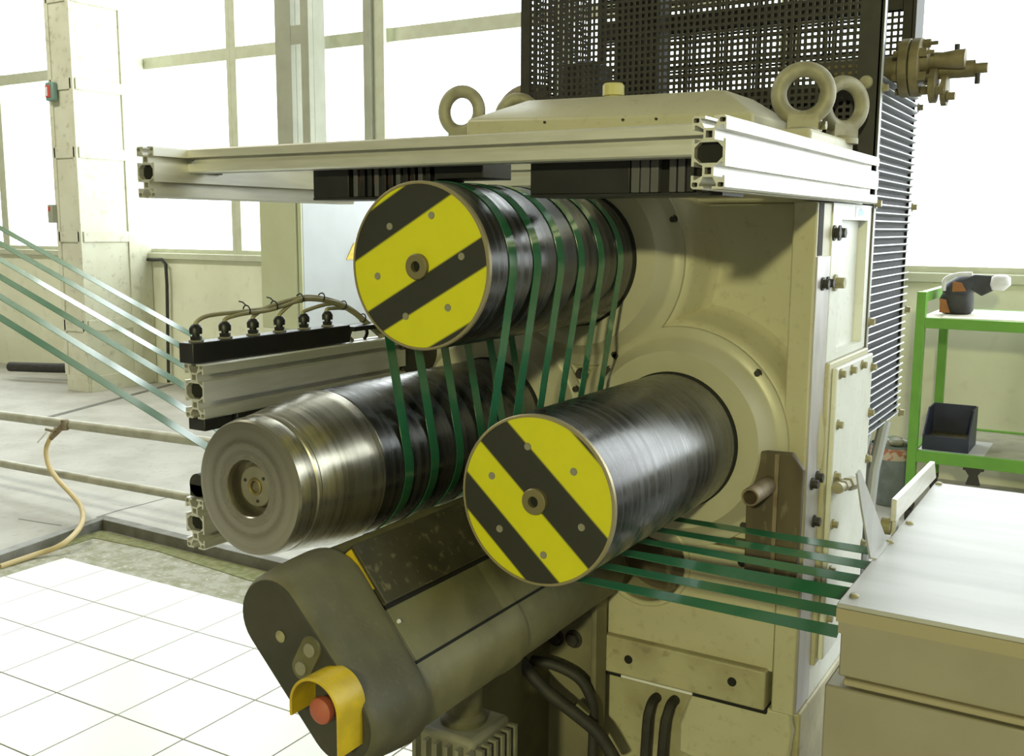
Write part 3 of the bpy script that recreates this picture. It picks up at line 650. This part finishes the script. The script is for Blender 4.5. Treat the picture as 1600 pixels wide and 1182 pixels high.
for x0, x1, y0, y1 in ((CX1 - .052, CX1 - .002, CY0 - .003, CY0 + .004), (CX0, CX0 + .028, CY0 - .003, CY0 + .004), (CX1 - .006, CX1 + .002, CY0 - .003, CY0 + .03), (CX1 - .006, CX1 + .002, CY1 - .105, CY1), (CX0, CX0 + .03, CY1 - .01, CY1), (CX1 - .05, CX1 - .006, CY1 - .01, CY1)):
    MB().box(x0, x1, y0, y1, 1.94 if y1 - y0 > .09 else 1.06, CZ1).build('corner_post', 'cage_dark', cg)
MB().box(CX1 + .0005, CX1 + .004, CY0 - .003, CY0 + .012, 1.06, CZ1).build('edge_trim', 'slat_grey', cg)
for z0, z1 in ((1.06, 1.985), (2.165, 2.215)):
    MB().box(CX0 + .03, CX1 - .05, CY1 - .02, CY1 - .008, z0, z1).build('back_rail', 'cage_dark', cg)
MB().box(CX0 + .12, CX0 + .26, CY1 - .12, CY1 - .04, 1.6, 2.3).build('inner_duct', 'cage_dark', cg)
MB().lathe([(.05, 1.9), (.075, 1.92), (.075, 2.04), (.03, 2.06), (0, 2.06)], (CX0 + .09, CY1 - .25), 'z', 20).build('inner_motor', 'cage_dark', cg)
MB().box(CX0 + .03, CX1 - .06, CY0 + .08, CY1 - .06, 1.08, 1.90).build('radiator_core', 'fin_dark', cg)
MB().tube(smooth([(CX0 + .005, 2.62, 1.955), (CX0 - .05, 2.62, 1.96), (CX0 - .095, 2.62, 1.94), (CX0 - .11, 2.62, 1.90), (CX0 - .11, 2.62, 1.76)]), .033, 16).build('pipe_elbow', 'valve_brown', cg)
MB().box(CX0, CX1 - .012, CY0, CY1, CZ1, CZ1 + .02).build('cage_roof', 'cage_dark', cg)
MB().lathe([(0, CY0 - .010), (.006, CY0 - .010), (.014, CY0 - .008), (.016, CY0 - .003)], (-.571, 1.918), n=24).build('round_screw', 'eye_steel', cg, ang=15)
# louvre slats, one by one
MB().box(CX1 - .045, CX1 - .012, CY0 + .004, CY1 - .005, 1.065, 1.94).build('louvre_back', 'fin_dark', cg)
n_sl = 45
sl = MB().obox((0, 0, 0), (0, 1, 0), (0.94, 0, .34), (-.34, 0, .94), (CY0 + .006, CY1 - .004), (-.016, .004), (-.0016, .0016)).mesh('louvre_slat')
for i in range(n_sl):
    link('louvre_slat', sl, 'slat_grey', cg, loc=(CX1, 0, 1.072 + i * .0195))
for y in (CY0 + .012, CY1 - .012):
    for z in (1.07, 1.36, 1.64, 1.905): hexbolt(cg, (CX1 + .003, y, z), (1, 0, 0), .009, .014, 'bolt_zinc')
MB().box(CX1 - .03, CX1 + .002, CY0 + .004, CY0 + .016, 1.05, 1.95).build('louvre_stile', 'slat_grey', cg)
MB().box(XR + .001, XR + .006, 2.5005, 2.5055, .9, 1.63).build('rust_edge', 'rusty', mc)
br = MB(); br.tube([(CX1 - .01, 2.64, 1.07), (CX1 - .015, 2.60, 1.0), (CX1 - .02, 2.56, .55)], .012, 10); br.tube([(CX1, 2.80, 1.07), (CX1 - .01, 2.74, .95), (CX1 - .02, 2.68, .55)], .016, 10)
br.build('support_strut', 'slat_grey', cg)
MB().box(-1.45, -.60, 2.51, 2.93, -.012, 1.06).build('lower_case', 'cage_dark', cg)

# ------------------------------------------------------------------ flanged valve at the cage side
vl = thing('flanged_valve', 'brown flanged pipe valve sticking out of the cage side', 'valve', (-.50, 2.66, 1.9))
YV, ZV = 2.64, 1.962
MB().lathe([(.031, -.72), (.031, -0.5170)], (YV, ZV), 'x', 28).build('pipe', 'valve_brown', vl)
for a, b in ((-0.5190, -0.4970), (-0.4940, -0.4720)):
    MB().lathe([(.031, a), (.066, a), (.068, a + .002), (.068, b - .002), (.066, b), (.030, b)], (YV, ZV), 'x', 44).build('flange', 'valve_brown', vl)
for k in range(6):
    a = math.radians(30 + 60 * k); q = (YV + .054 * math.cos(a), ZV + .054 * math.sin(a))
    b = MB(); b.lathe([(.009, -0.5310), (.009, -0.5192), (.005, -0.5190), (.005, -0.4725), (.011, -0.4720), (.011, -0.4560), (.005, -0.4560), (.005, -0.4400), (0, -0.4400)], q, 'x', 6); b.build('flange_bolt', 'valve_brown', vl)
b = MB(); b.lathe([(.030, -0.4720), (.030, -0.4570), (.020, -0.4520), (.018, -0.4270), (.022, -.39), (.022, -0.3770), (0, -0.3770)], (YV - .01, ZV + .012), 'x', 20); b.build('upper_stem', 'valve_brown', vl)
b = MB(); b.lathe([(.020, -0.4700), (.020, -.36), (.012, -0.3870), (.012, -0.3320), (0, -0.3320)], (YV + .02, ZV - .008), 'x', 20); b.build('lower_stem', 'valve_brown', vl)
b = MB(); b.lathe([(.030, -.452), (.040, -.450), (.040, -.436), (.030, -.434)], (YV - .012, ZV - .046), 'x', 28); b.build('lower_flange', 'valve_brown', vl)
b = MB(); b.lathe([(.028, -.428), (.036, -.426), (.036, -.414), (.026, -.412)], (YV + .006, ZV - .056), 'x', 28); b.build('lower_flange', 'valve_brown', vl)
for x, z in ((-0.3980, ZV + .035), (-0.3500, ZV - .034)): MB().cyl((x, YV, z - .012), (x, YV, z + .012), .006, n=8).build('handle_stub', 'cage_dark', vl)
for x, y, z in ((-.434, YV - .03, ZV - .06), (-.412, YV - .012, ZV - .072)): hexbolt(vl, (x, y, z), (1, 0, 0), .010, .018, 'valve_brown')

# ------------------------------------------------------------------ overhead aluminium frame
fz = 1.6365 + BH / 2
of = thing('overhead_frame', 'silver aluminium profile frame mounted around the machine top', 'frame', (-1.15, 1.9, 1.636))
beam('side_beam', -.540, fz, 1.425, 2.43, of)
beam('side_beam', -1.757, fz, 1.425, 2.05, of)
rail_x('front_bar', -1.731, -.567, 1.539, 1.7155, of, .0505)
rail_x('rear_bar', -1.731, -.567, 2.005, 1.70, of, .060)
for x in (-1.726, -.572):
    MB().box(x - .004, x + .004, 1.566, 1.60, 1.69, 1.735).build('corner_bracket', 'black_plastic', of)
# black slotted boxes under the front bar
BY = 1.568
def air_box(label, x0, x1, xr, ribs):
    t_ = thing('slotted_box', label, 'box', ((x0 + x1) / 2, BY, 1.632), 'black boxes under the overhead frame')
    MB().box(x0, xr, BY, BY + .10, 1.637, 1.735).build('plain_end', 'black_plastic', t_, bevel=.002)
    MB().box(xr, x1, BY + .014, BY + .10, 1.637, 1.735).build('core', 'hole_black', t_)
    MB().box(x0, x1, BY, BY + .10, 1.632, 1.637).build('bottom_tray', 'black_plastic', t_)
    for a, b, mt_ in ribs: MB().box(a, b, BY, BY + .0145, 1.638, 1.733).build('rib', mt_, t_, bevel=.001)
    return t_
rb = [(-.728, -.713, 'black_rib'), (-.711, -.695, 'black_rib'), (-.693, -.679, 'black_rib'), (-.660, -.648, 'black_rib'), (-.645, -.633, 'black_rib'), (-.630, -.618, 'black_plastic'), (-.603, -.592, 'black_rib'), (-.588, -.571, 'black_plastic')]
tbx = air_box('black box with pale upright ribs beside the right beam end', -.922, -.5685, -.730, rb)
xs = [-1.325 + i * .0175 for i in range(11)]
rb = [(a, a + .0105, 'black_plastic' if i % 3 else 'black_rib') for i, a in enumerate(xs)]
lbx = air_box('black box with dark slots above the top roller disc', -1.430, -1.130, -1.337, rb)
for a in (-1.3135, -1.278, -1.243, -1.19): MB().box(a, a + .0014, BY + .006, BY + .0145, 1.66, 1.70).build('red_lamp_slit', 'gap_red', lbx)
MB().box(-1.1295, -1.022, BY, BY + .10, 1.668, 1.735).build('end_section', 'black_plastic', lbx, bevel=.002)
MB().lathe([(.007, -1.444), (.011, -1.438), (.011, -1.430)], (BY + .03, 1.662), 'x', 14).build('side_knob', 'black_plastic', lbx)

# ------------------------------------------------------------------ gland beam beside the left roller
gbm = thing('cable_gland_beam', 'aluminium profile beam with a black terminal strip and cables', 'beam', (-1.48, 1.6, 1.22))
beam('profile', -1.481, 1.222 + BH / 2, 1.288, 1.90, gbm)
MB().box(-1.500, -1.462, 1.272, 1.712, 1.328, 1.366).build('terminal_strip', 'black_plastic', gbm, bevel=.002)
gy = [1.297, 1.368, 1.441, 1.514, 1.586, 1.659]
for y in gy:
    b = MB(); b.lathe([(.0075, 1.366), (.0075, 1.369)], (-1.481, y), 'z', 20)
    g_ = MB(); g_.lathe([(.0105, 1.369), (.0105, 1.377)], (-1.481, y), 'z', 6); g_.lathe([(.007, 1.377), (.007, 1.381)], (-1.481, y), 'z', 16)
    g_.lathe([(.0115, 1.381), (.012, 1.391), (.0085, 1.397), (.0055, 1.399), (0, 1.399)], (-1.481, y), 'z', 16)
    go = g_.build('cable_gland', 'black_plastic', gbm)
    MB().lathe([(.014, 1.3663), (.014, 1.3695), (.012, 1.3698)], (-1.481, y), 'z', 6).build('gland_nut', 'button_grey', go)
top = [(1.335, 1.414), (1.415, 1.4155), (1.485, 1.418), (1.558, 1.430), (1.606, 1.4325), (1.676, 1.421), (1.739, 1.398), (1.794, 1.364), (1.845, 1.330), (1.90, 1.29)]
for i, y in enumerate(gy):
    j = min(i, 5); dx = (-.004, .004, -.001, .004, .001, -.004)[i]; dz = (.003, -.002, .004, .0, -.004, .002)[i] * (1 if i else .5)
    pth = [(-1.481, y, 1.396), (-1.481, y + .004, 1.404)]
    for (a, b) in top:
        if a > y + .025: pth.append((-1.481 + dx, a, b + dz - .003))
    MB().tube(smooth(pth), .0042, 8).build('cable', 'cable_beige', gbm)
for a, b in ((1.425, 1.417), (1.50, 1.421), (1.575, 1.432), (1.64, 1.430), (1.71, 1.409), (1.775, 1.376)):
    MB().torus((-1.480, a, b), 0.0092, .0015, (1, 0, 0), (0, .25 if a > 1.6 else -.1, 1), 20, 6).build('cable_tie', 'black_plastic', gbm)
for a, b in ((1.425, 1.426), (1.50, 1.430)):
    MB().tube([(-1.482, a, b), (-1.487, a - .003, b + .006), (-1.493, a - .008, b + .008)], .0015, 6).build('tie_end', 'black_plastic', gbm)
MB().box(-1.49, -1.45, 1.712, 1.80, 1.352, 1.362).build('cover_strip', 'black_plastic', gbm)
MB().tube(smooth([(-1.48, 1.735, 1.352), (-1.48, 1.728, 1.338), (-1.48, 1.74, 1.328)]), .004, 8).build('cable', 'cable_beige', gbm)
MB().tube(smooth([(-1.48, 1.785, 1.355), (-1.48, 1.79, 1.34), (-1.48, 1.78, 1.328)]), .004, 8).build('cable', 'black_plastic', gbm)
MB().prism([(-1.503, 1.29), (-1.459, 1.29), (-1.459, 1.355), (-1.468, 1.365), (-1.503, 1.365)], 'z', 1.199, 1.2215).build('brush_block', 'black_plastic', gbm, bevel=.002)
MB().box(-1.503, -1.459, 1.372, 1.66, 1.203, 1.2215).build('brush_block', 'black_plastic', gbm, bevel=.002)
MB().box(-1.50, -1.46, 1.90, 2.04, 1.215, 1.33).build('mount_bracket', 'cage_dark', gbm)

# lower beam, mostly hidden by the left roller
lbm = thing('lower_profile_beam', 'short aluminium profile beam end left of the steel roller', 'beam', (-1.58, 1.6, .93))
beam('profile', -1.578, .985, 1.36, 1.98, lbm)
b = MB(); b.prism([(-1.600 + a, 1.062 + c_) for a, c_ in ((0, 0), (.045, 0), (.045, -.024), (0, -.024))], 'y', 1.37, 1.8)
b.lathe([(.024, 1.37), (.024, 1.8)], (-1.577, 1.062), 'y', 24); b.build('black_tube', 'black_rubber', lbm)
MB().box(-1.553, -1.545, 1.42, 1.50, .935, .96).build('slot_clip', 'black_plastic', lbm)
MB().box(-1.60, -1.555, 1.98, 2.06, .80, 1.04).build('mount_bracket', 'cage_dark', lbm)

# ------------------------------------------------------------------ plastic straps threaded round the rollers
RS = RR + .0016; SL = .335
def strap_path():
    nrm = math.hypot(1, SL); P = []
    n = (-SL / nrm, -1 / nrm); a0 = math.degrees(math.atan2(n[1], n[0])) + 360          # touch-down under the left roller
    t0 = (C3[0] + RS * n[0], C3[1] + RS * n[1]); d = (1 / nrm, -SL / nrm)
    P += [(t0[0] - d[0] * s_, t0[1] - d[1] * s_) for s_ in (4.2, 3.0, 2.0, 1.2, .6, .25)]
    def inner(ca, cb, sgn):
        dx, dz = cb[0] - ca[0], cb[1] - ca[1]; D_ = math.hypot(dx, dz); return math.degrees(math.atan2(dz, dx)) + sgn * math.degrees(math.asin(2 * RS / D_))
    t31 = inner(C3, C1, 1); t12 = inner(C1, C2, -1)
    P += arc(C3, RS, a0, 360 + t31 - 90, 22)
    P += arc(C1, RS, t31 + 90, t12 + 90, 34)
    P += arc(C2, RS, t12 - 90 + 360, 270, 20)
    P += [(-.78, C2[1] - RS), (-.70, C2[1] - RS), (-.62, C2[1] - RS), (-.54, C2[1] - RS), (-.46, C2[1] - RS), (-.39, C2[1] - RS), (-.336, C2[1] - RS)]
    return P
SY = [1.494, 1.577, 1.664, 1.747, 1.832, 1.920]
nm = ['frontmost green strap, nearest to the striped roller discs', 'second green strap counting back from the roller discs', 'third green strap from the discs, twisted widest before the table',
      'third green strap counting from the machine flanges', 'second green strap counting from the machine flanges', 'rearmost green strap, closest to the machine flanges']
tw = [24, 22, 48, 20, 18, 18]
PA = strap_path()
for i, y in enumerate(SY):
    rg = []
    n = len(PA)
    for k, (x, z) in enumerate(PA):
        a = PA[max(k - 1, 0)]; b = PA[min(k + 1, n - 1)]
        t_ = Vector((b[0] - a[0], 0, b[1] - a[1])).normalized(); nv = Vector((-t_.z, 0, t_.x)); wv = Vector((0, 1, 0))
        q = 0.0
        if k >= n - 7: q = math.radians(tw[i]) * (k - (n - 8)) / 7.0
        if k < 6: q = math.radians((6, 3, 8, 0, 7, 8)[i]) * (1 - k / 6.0)
        w2 = wv * math.cos(q) + nv * math.sin(q); n2 = nv * math.cos(q) - wv * math.sin(q)
        c_ = Vector((x, y, z)); hw, ht = .0127, .0006
        rg.append([c_ - w2 * hw - n2 * ht, c_ + w2 * hw - n2 * ht, c_ + w2 * hw + n2 * ht, c_ - w2 * hw + n2 * ht])
    tag(MB().rings(rg).build('plastic_strap', 'strap_green', ang=40), nm[i], 'strap', 'green straps threaded round the rollers')

# ------------------------------------------------------------------ control arm in front of the rollers
ca = thing('control_arm', 'grimy olive arm with push buttons reaching out below the rollers', 'machine arm', (-1.04, 1.5, .55))
def stadium(P1, P2, r, y, k=16):
    dx, dz = P2[0] - P1[0], P2[1] - P1[1]; th_ = math.degrees(math.atan2(dz, dx))
    return [Vector((a, y, b)) for a, b in arc(P1, r, th_ + 90, th_ + 270, k) + arc(P2, r, th_ - 90, th_ + 90, k)]
Fa, Fb, Fr = (-1.085, .985), (-.955, .850), .065
Ba, Bb, Br = (-1.098, .968), (-.985, .828), .087
def lerp(a, b, t_): return tuple(a[i] + (b[i] - a[i]) * t_ for i in range(2))
st_ = []
for t_, y, sc in ((-.02, 1.0755, .94), (0, 1.079, .985), (.05, 1.086, 1.0), (.35, 1.125, 1.0), (.7, 1.175, 1.0), (.95, 1.215, 1.0), (1, 1.226, .985), (1, 1.232, .95)):
    st_.append(stadium(lerp(Fa, Ba, t_), lerp(Fb, Bb, t_), (Fr + (Br - Fr) * (max(t_, 0) ** .7)) * sc, y))
MB().rings(st_).build('head_shell', 'arm_paint', ca, ang=50)
fa = MB().rings([stadium(Fa, Fb, Fr * .93, 1.0735), stadium(Fa, Fb, Fr * .935, 1.0765)]).build('front_face', 'arm_face', ca)
MB().prism(obround(0, 0, .036, .0175), 'y', -.0015, .0015)
op = MB().rings([stadium((-1.003, .957), (-1.022, .922), .0185, 1.070), stadium((-1.003, .957), (-1.022, .922), .0195, 1.0738)]).build('button_plate', 'arm_paint', ca)
for q in ((-1.003, .955), (-1.021, .9225)):
    MB().lathe([(0, 1.0655), (.0095, 1.0655), (.0108, 1.067), (.0108, 1.071)], q, n=24).build('push_button', 'button_grey', op)
MB().lathe([(.008, 1.0735), (.0095, 1.0715), (.006, 1.0712), (.003, 1.0716), (0, 1.0716)], (-1.065, .962), n=18).build('key_switch', 'bolt_zinc', ca)
# emergency stop with yellow shroud
es = (-.955, .893)
sh = MB(); Po = arc(es, .047, 0, 180, 24); Pi = arc(es, .0425, 180, 0, 24)
Pol = [(es[0] + .047, es[1] - .062)] + Po + [(es[0] - .047, es[1] - .020), (es[0] - .0425, es[1] - .020)] + Pi + [(es[0] + .0425, es[1] - .062)]
sh.prism(Pol, 'y', 1.022, 1.082); sh.build('stop_shroud', 'yellow_paint', ca, bevel=.0015)['label'] = 'yellow metal shroud over the stop button'
MB().lathe([(.012, 1.073), (.012, 1.048), (.0185, 1.046), (.0205, 1.040), (.0195, 1.033), (.014, 1.0285), (0, 1.027)], (es[0] + .002, es[1] - .006), n=28).build('stop_button', 'estop_red', ca)['label'] = 'red mushroom stop button'
# long body behind the head
bst = [stadium(Ba, Bb, Br * s_, y) for y, s_ in ((1.228, .86), (1.24, .90), (1.50, .90), (1.505, .93), (1.545, .93), (1.55, .88), (1.70, .88), (1.705, .86), (1.98, .84))]
MB().rings(bst).build('arm_tube', 'arm_body', ca, ang=40)
dA = Vector((.628, 0, -.778)); nA = Vector((.778, 0, .628)); oA = Vector((Ba[0], 0, Ba[1])) + nA * Br * .92
MB().obox(oA, dA, (0, 1, 0), nA, (-.050, .062), (1.236, 1.93), (-.02, .010)).build('cover_panel', 'arm_panel', ca, bevel=.002)
MB().obox(oA, dA, (0, 1, 0), nA, (.067, .165), (1.240, 1.93), (-.03, .000)).build('cover_panel', 'arm_body', ca, bevel=.002)
MB().obox(oA, dA, (0, 1, 0), nA, (.060, .069), (1.238, 1.93), (-.03, .003)).build('panel_gap', 'hole_black', ca)
MB().obox(oA, dA, (0, 1, 0), nA, (.163, .168), (1.236, 1.93), (-.03, .0012)).build('panel_gap', 'hole_black', ca)
MB().obox(oA, dA, (0, 1, 0), nA, (-.045, .03), (1.2325, 1.2362), (-.02, .003)).build('yellow_edge', 'yellow_paint', ca)
pq = oA + dA * .095 + nA * .002; MB().cyl(pq + Vector((0, 1.245, 0)), pq + nA * .004 + Vector((0, 1.245, 0)), .0035, n=12).build('screw', 'label_white', ca)  # white head stands in for a bright speck of light
# foot of the arm: bolted bracket plate, gusset, hoses, finned motor
MB().box(-1.36, -.985, 1.985, 2.018, -.01, .80).build('bracket_plate', 'bracket_shaded', ca, bevel=.004)
MB().box(-.985, -.972, 1.962, 2.018, -.01, .79).build('bracket_edge', 'bracket_shaded', ca, bevel=.003)
for x, z in ((-1.088, .632), (-1.040, .638)): hexbolt(ca, (x, 1.985, z), (0, -1, 0), .016, .014, 'bolt_dark')
MB().prism([(1.60, .752), (1.985, .76), (1.985, .05), (1.86, .05)], 'x', -1.125, -1.105).build('gusset', 'arm_paint', ca)
MB().tube(smooth([(-1.140, 1.86, .655), (-1.115, 1.87, .61), (-1.06, 1.885, .55), (-.99, 1.905, .50), (-.94, 1.92, .46), (-.90, 1.93, .40)]), .015, 12).build('hose', 'black_rubber', ca)
MB().tube(smooth([(-1.12, 1.90, .60), (-1.06, 1.915, .598), (-1.0, 1.93, .575), (-.972, 1.94, .53), (-.966, 1.945, .48), (-.97, 1.95, .35)]), .012, 12).build('hose', 'black_rubber', ca)
MB().cyl((-1.003, 1.917, .51), (-.975, 1.925, .488), .019, n=6).build('hose_coupling', 'arm_body', ca)
mt_ = MB(); mt_.lathe([(.044, .60), (.044, .665), (.036, .675), (.036, .72), (.040, .78)], (-1.02, 1.50), 'z', 24); mt_.build('motor_neck', 'arm_paint', ca)
MB().box(-1.085, -.955, 1.435, 1.565, .35, .655).build('motor_case', 'motor_grey', ca, bevel=.01)
for i in range(6):
    x = -1.080 + i * .024; MB().box(x, x + .008, 1.418, 1.436, .36, .64).build('cooling_fin', 'motor_grey', ca)
    y = 1.440 + i * .023; MB().box(-.956, -.938, y, y + .008, .36, .64).build('cooling_fin', 'motor_grey', ca)

# ------------------------------------------------------------------ steel table on the right
tbl = thing('steel_table', 'flat topped steel bath cabinet at the lower right', 'table', (-.05, 1.88, 0))
MB().box(-.333, .42, 1.458, 2.30, 1.0325, 1.040).build('top_plate', 'table_top', tbl, bevel=.002)
MB().box(-.333, .42, 1.458, 1.464, 1.012, 1.0325).build('top_lip', 'table_lip', tbl)
MB().box(-.327, .42, 1.466, 2.295, .926, 1.0325).build('upper_case', 'table_side', tbl, bevel=.003)
MB().box(-.330, .42, 1.461, 1.467, .994, 1.012).build('front_band', 'table_side', tbl)
MB().box(-.318, .42, 1.459, 2.29, .916, .926).build('lower_flange', 'table_lip', tbl, bevel=.002)
MB().box(-.345, .42, 1.462, 2.30, -.012, .910).build('cabinet', 'table_side', tbl, bevel=.003)
for x, y in ((-.317, 1.497), (-.327, 1.80), (-.320, 1.94), (-.323, 2.285)):
    MB().lathe([(.007, 1.040), (.007, 1.0425), (.005, 1.045), (0, 1.0455)], (x, y), 'z', 14).build('screw', 'bolt_zinc', tbl)
MB().prism([(1.69, 1.0405), (1.815, 1.0405), (1.575, 1.215), (1.555, 1.213), (1.60, 1.15)], 'x', -.338, -.335).build('guide_fin', 'table_top', tbl)
MB().box(-.336, -.326, 1.69, 1.82, 1.0402, 1.043).build('fin_foot', 'table_top', tbl)
gr = MB(); gr.prism([(1.895, 1.052), (2.335, 1.042), (2.30, 1.085), (1.895, 1.094)], 'x', -.346, -.336); gr.build('guard_strip', 'aluminium', tbl, bevel=.001)
MB().box(-.345, -.338, 1.91, 1.935, 1.0, 1.06).build('guard_post', 'aluminium', tbl)
MB().lathe([(.016, -.362), (.016, -.346)], (1.905, 1.04), 'x', 20).build('guard_knob', 'bolt_zinc', tbl)

# ------------------------------------------------------------------ green bench with its load
bn = thing('green_bench', 'green steel frame trolley bench against the back wall', 'bench', (-.3, 6.1, 0))
bx0, bx1, by0, by1 = -.985, .35, 5.75, 6.55
for x, y, zt in ((bx0, by0, 1.252), (bx0, by1, 1.252), (bx1, by0, 1.12), (bx1, by1, 1.12)):
    MB().box(x, x + .048, y, y + .048, .10, zt).build('leg', 'bench_green', bn, bevel=.003)
    b = MB(); b.lathe([(.04, x + .008), (.04, x + .040)], (y + .03, .04 - .012), 'x', 20); b.build('caster', 'black_rubber', bn)
    MB().box(x, x + .048, y, y + .05, .066, .10).build('caster_fork', 'bolt_dark', bn)
for y in (by0, by1 + .02):
    MB().box(bx0 + .048, bx1, y, y + .03, 1.060, 1.115).build('top_rail', 'bench_green', bn, bevel=.002)
    MB().box(bx0 + .048, bx1, y, y + .03, .330, .395).build('shelf_rail', 'bench_green', bn, bevel=.002)
MB().box(bx0 + .005, bx0 + .04, by0 + .048, by1, 1.195, 1.250).build('end_rail', 'bench_green', bn, bevel=.002)
MB().box(bx0 + .005, bx0 + .04, by0 + .048, by1, .335, .39).build('end_rail', 'bench_green', bn, bevel=.002)
MB().box(bx0 + .01, bx1 + .04, by0 + .03, by1 + .02, 1.09, 1.112).build('top_board', 'paper', bn)
MB().box(bx0 + .01, bx1 + .04, by0 + .03, by1 + .02, .36, .385).build('shelf_board', 'pipe_grey', bn)
MB().box(-.70, -.60, by0 + .005, by0 + .05, .315, .330).build('shelf_bracket', 'bolt_dark', bn)
b = MB(); b.prism([(-.69, .315), (-.61, .315), (-.63, .285), (-.615, .235), (-.685, .235), (-.67, .285)], 'y', by0 + .01, by0 + .045); b.build('shelf_foot', 'bolt_dark', bn)
pp = MB().obox((-.55, 6.05, 1.1135), (1, .1, 0), (-.1, 1, 0), (0, 0, 1), (-.33, .3), (-.26, .25), (0, .006)); tag(pp.build('cardboard_sheet', 'paper'), 'pale cardboard sheet lying on the green bench top', 'cardboard')
# bag on the bench
bg_ = thing('tool_bag', 'black tool bag with orange patches on the green bench', 'bag', (-.80, 6.1, 1.12))
def blob(rings_): return MB().rings([[Vector((cx + rx * math.copysign(abs(math.cos(q)) ** .6, math.cos(q)), cy + ry * math.copysign(abs(math.sin(q)) ** .6, math.sin(q)), z)) for q in [2 * math.pi * k / 20 for k in range(20)]] for (z, cx, cy, rx, ry) in rings_])
blob([(1.121, -.83, 6.10, .070, .09), (1.135, -.83, 6.10, .080, .10), (1.20, -.835, 6.10, .084, .105), (1.235, -.83, 6.10, .075, .10)]).build('body', 'bag_black', bg_, ang=60)
blob([(1.225, -.83, 6.10, .07, .10), (1.25, -.825, 6.10, .085, .11), (1.29, -.80, 6.10, .088, .11), (1.325, -.77, 6.10, .07, .09), (1.335, -.75, 6.10, .04, .06)]).build('lid', 'bag_grey', bg_, ang=60)
MB().prism([(-.80, 1.31), (-.74, 1.34), (-.64, 1.335), (-.60, 1.30), (-.62, 1.27), (-.70, 1.225), (-.74, 1.25)], 'y', 6.0, 6.02).build('flap', 'bag_grey', bg_, bevel=.006)
MB().tube(smooth([(-.89, 6.0, 1.25), (-.885, 5.985, 1.31), (-.83, 5.985, 1.338), (-.75, 5.985, 1.345)]), .012, 8).build('strap_band', 'bag_white', bg_)
MB().prism([(-.905, 1.13), (-.85, 1.128), (-.875, 1.20), (-.905, 1.205)], 'y', 5.990, 5.997).build('orange_patch', 'bag_orange', bg_)
MB().prism([(-.845, 1.245), (-.775, 1.25), (-.80, 1.295), (-.845, 1.30)], 'y', 5.984, 5.992).build('orange_patch', 'bag_orange', bg_)
blob([(1.26, -.62, 6.0, .03, .03), (1.29, -.61, 6.0, .05, .05), (1.33, -.61, 6.0, .045, .045), (1.345, -.61, 6.0, .02, .02)]).build('crumpled_wrap', 'bag_white', bg_, ang=60)
# navy storage bin on the shelf
nb = thing('storage_bin', 'navy plastic open fronted bin on the lower bench shelf', 'bin', (-.80, 5.95, .385))
b = MB(); b.box(-.925, -.69, 5.84, 6.14, .386, .396); b.box(-.925, -.69, 6.13, 6.14, .396, .60); b.prism([(5.84, .396), (6.13, .396), (6.13, .60), (5.98, .60), (5.84, .47)], 'x', -.925, -.917); b.prism([(5.84, .396), (6.13, .396), (6.13, .60), (5.98, .60), (5.84, .47)], 'x', -.698, -.69)
b.box(-.917, -.698, 5.84, 5.848, .396, .465); b.build('tub', 'bin_navy', nb)
MB().box(-.917, -.698, 5.849, 6.13, .396, .44).build('loose_dirt', 'grime', nb)
MB().box(-.917, -.698, 6.122, 6.130, .40, .605).build('back_panel', 'bin_navy', nb)
MB().obox((-.80, 5.93, .3855), (1, 0, 0), (0, 1, 0), (0, 0, 1), (-.14, .19), (-.11, .3), (0, .0004)).build('tray', 'bag_white', nb)
# bucket with rubbish
bk = thing('rubbish_bucket', 'grey translucent bucket of rubbish behind the green bench leg', 'bucket', (-1.12, 6.1, 0))
MB().lathe([(0, -.010), (.105, -.010), (.110, .0), (.120, .25), (.128, .345), (.123, .345), (.116, .25), (.106, .01), (0, .01)], (-1.125, 6.12), 'z', 36).build('shell', 'bucket_grey', bk)
MB().lathe([(.1225, .265), (.1275, .33), (.1285, .331), (.1235, .264)], (-1.125, 6.12), 'z', 36, close=True).build('printed_band', 'bucket_label', bk)
for k, (x, y, z, r, mm) in enumerate([(-1.16, 6.09, .345, .05, 'rubbish_a'), (-1.10, 6.07, .36, .045, 'rubbish_b'), (-1.07, 6.13, .35, .04, 'rubbish_a'), (-1.13, 6.17, .35, .05, 'rubbish_b')]):
    b = MB(); ringz = []
    for i in range(6):
        q = math.pi * (i + .5) / 6
        ringz.append([Vector((x + r * math.sin(q) * (1 + .25 * random.random()) * math.cos(a_), y + r * math.sin(q) * math.sin(a_), z + r * .6 * math.cos(q))) for a_ in [2 * math.pi * s_ / 9 for s_ in range(9)]])
    b.rings(ringz).build('crumpled_rubbish', mm, bk, ang=20)
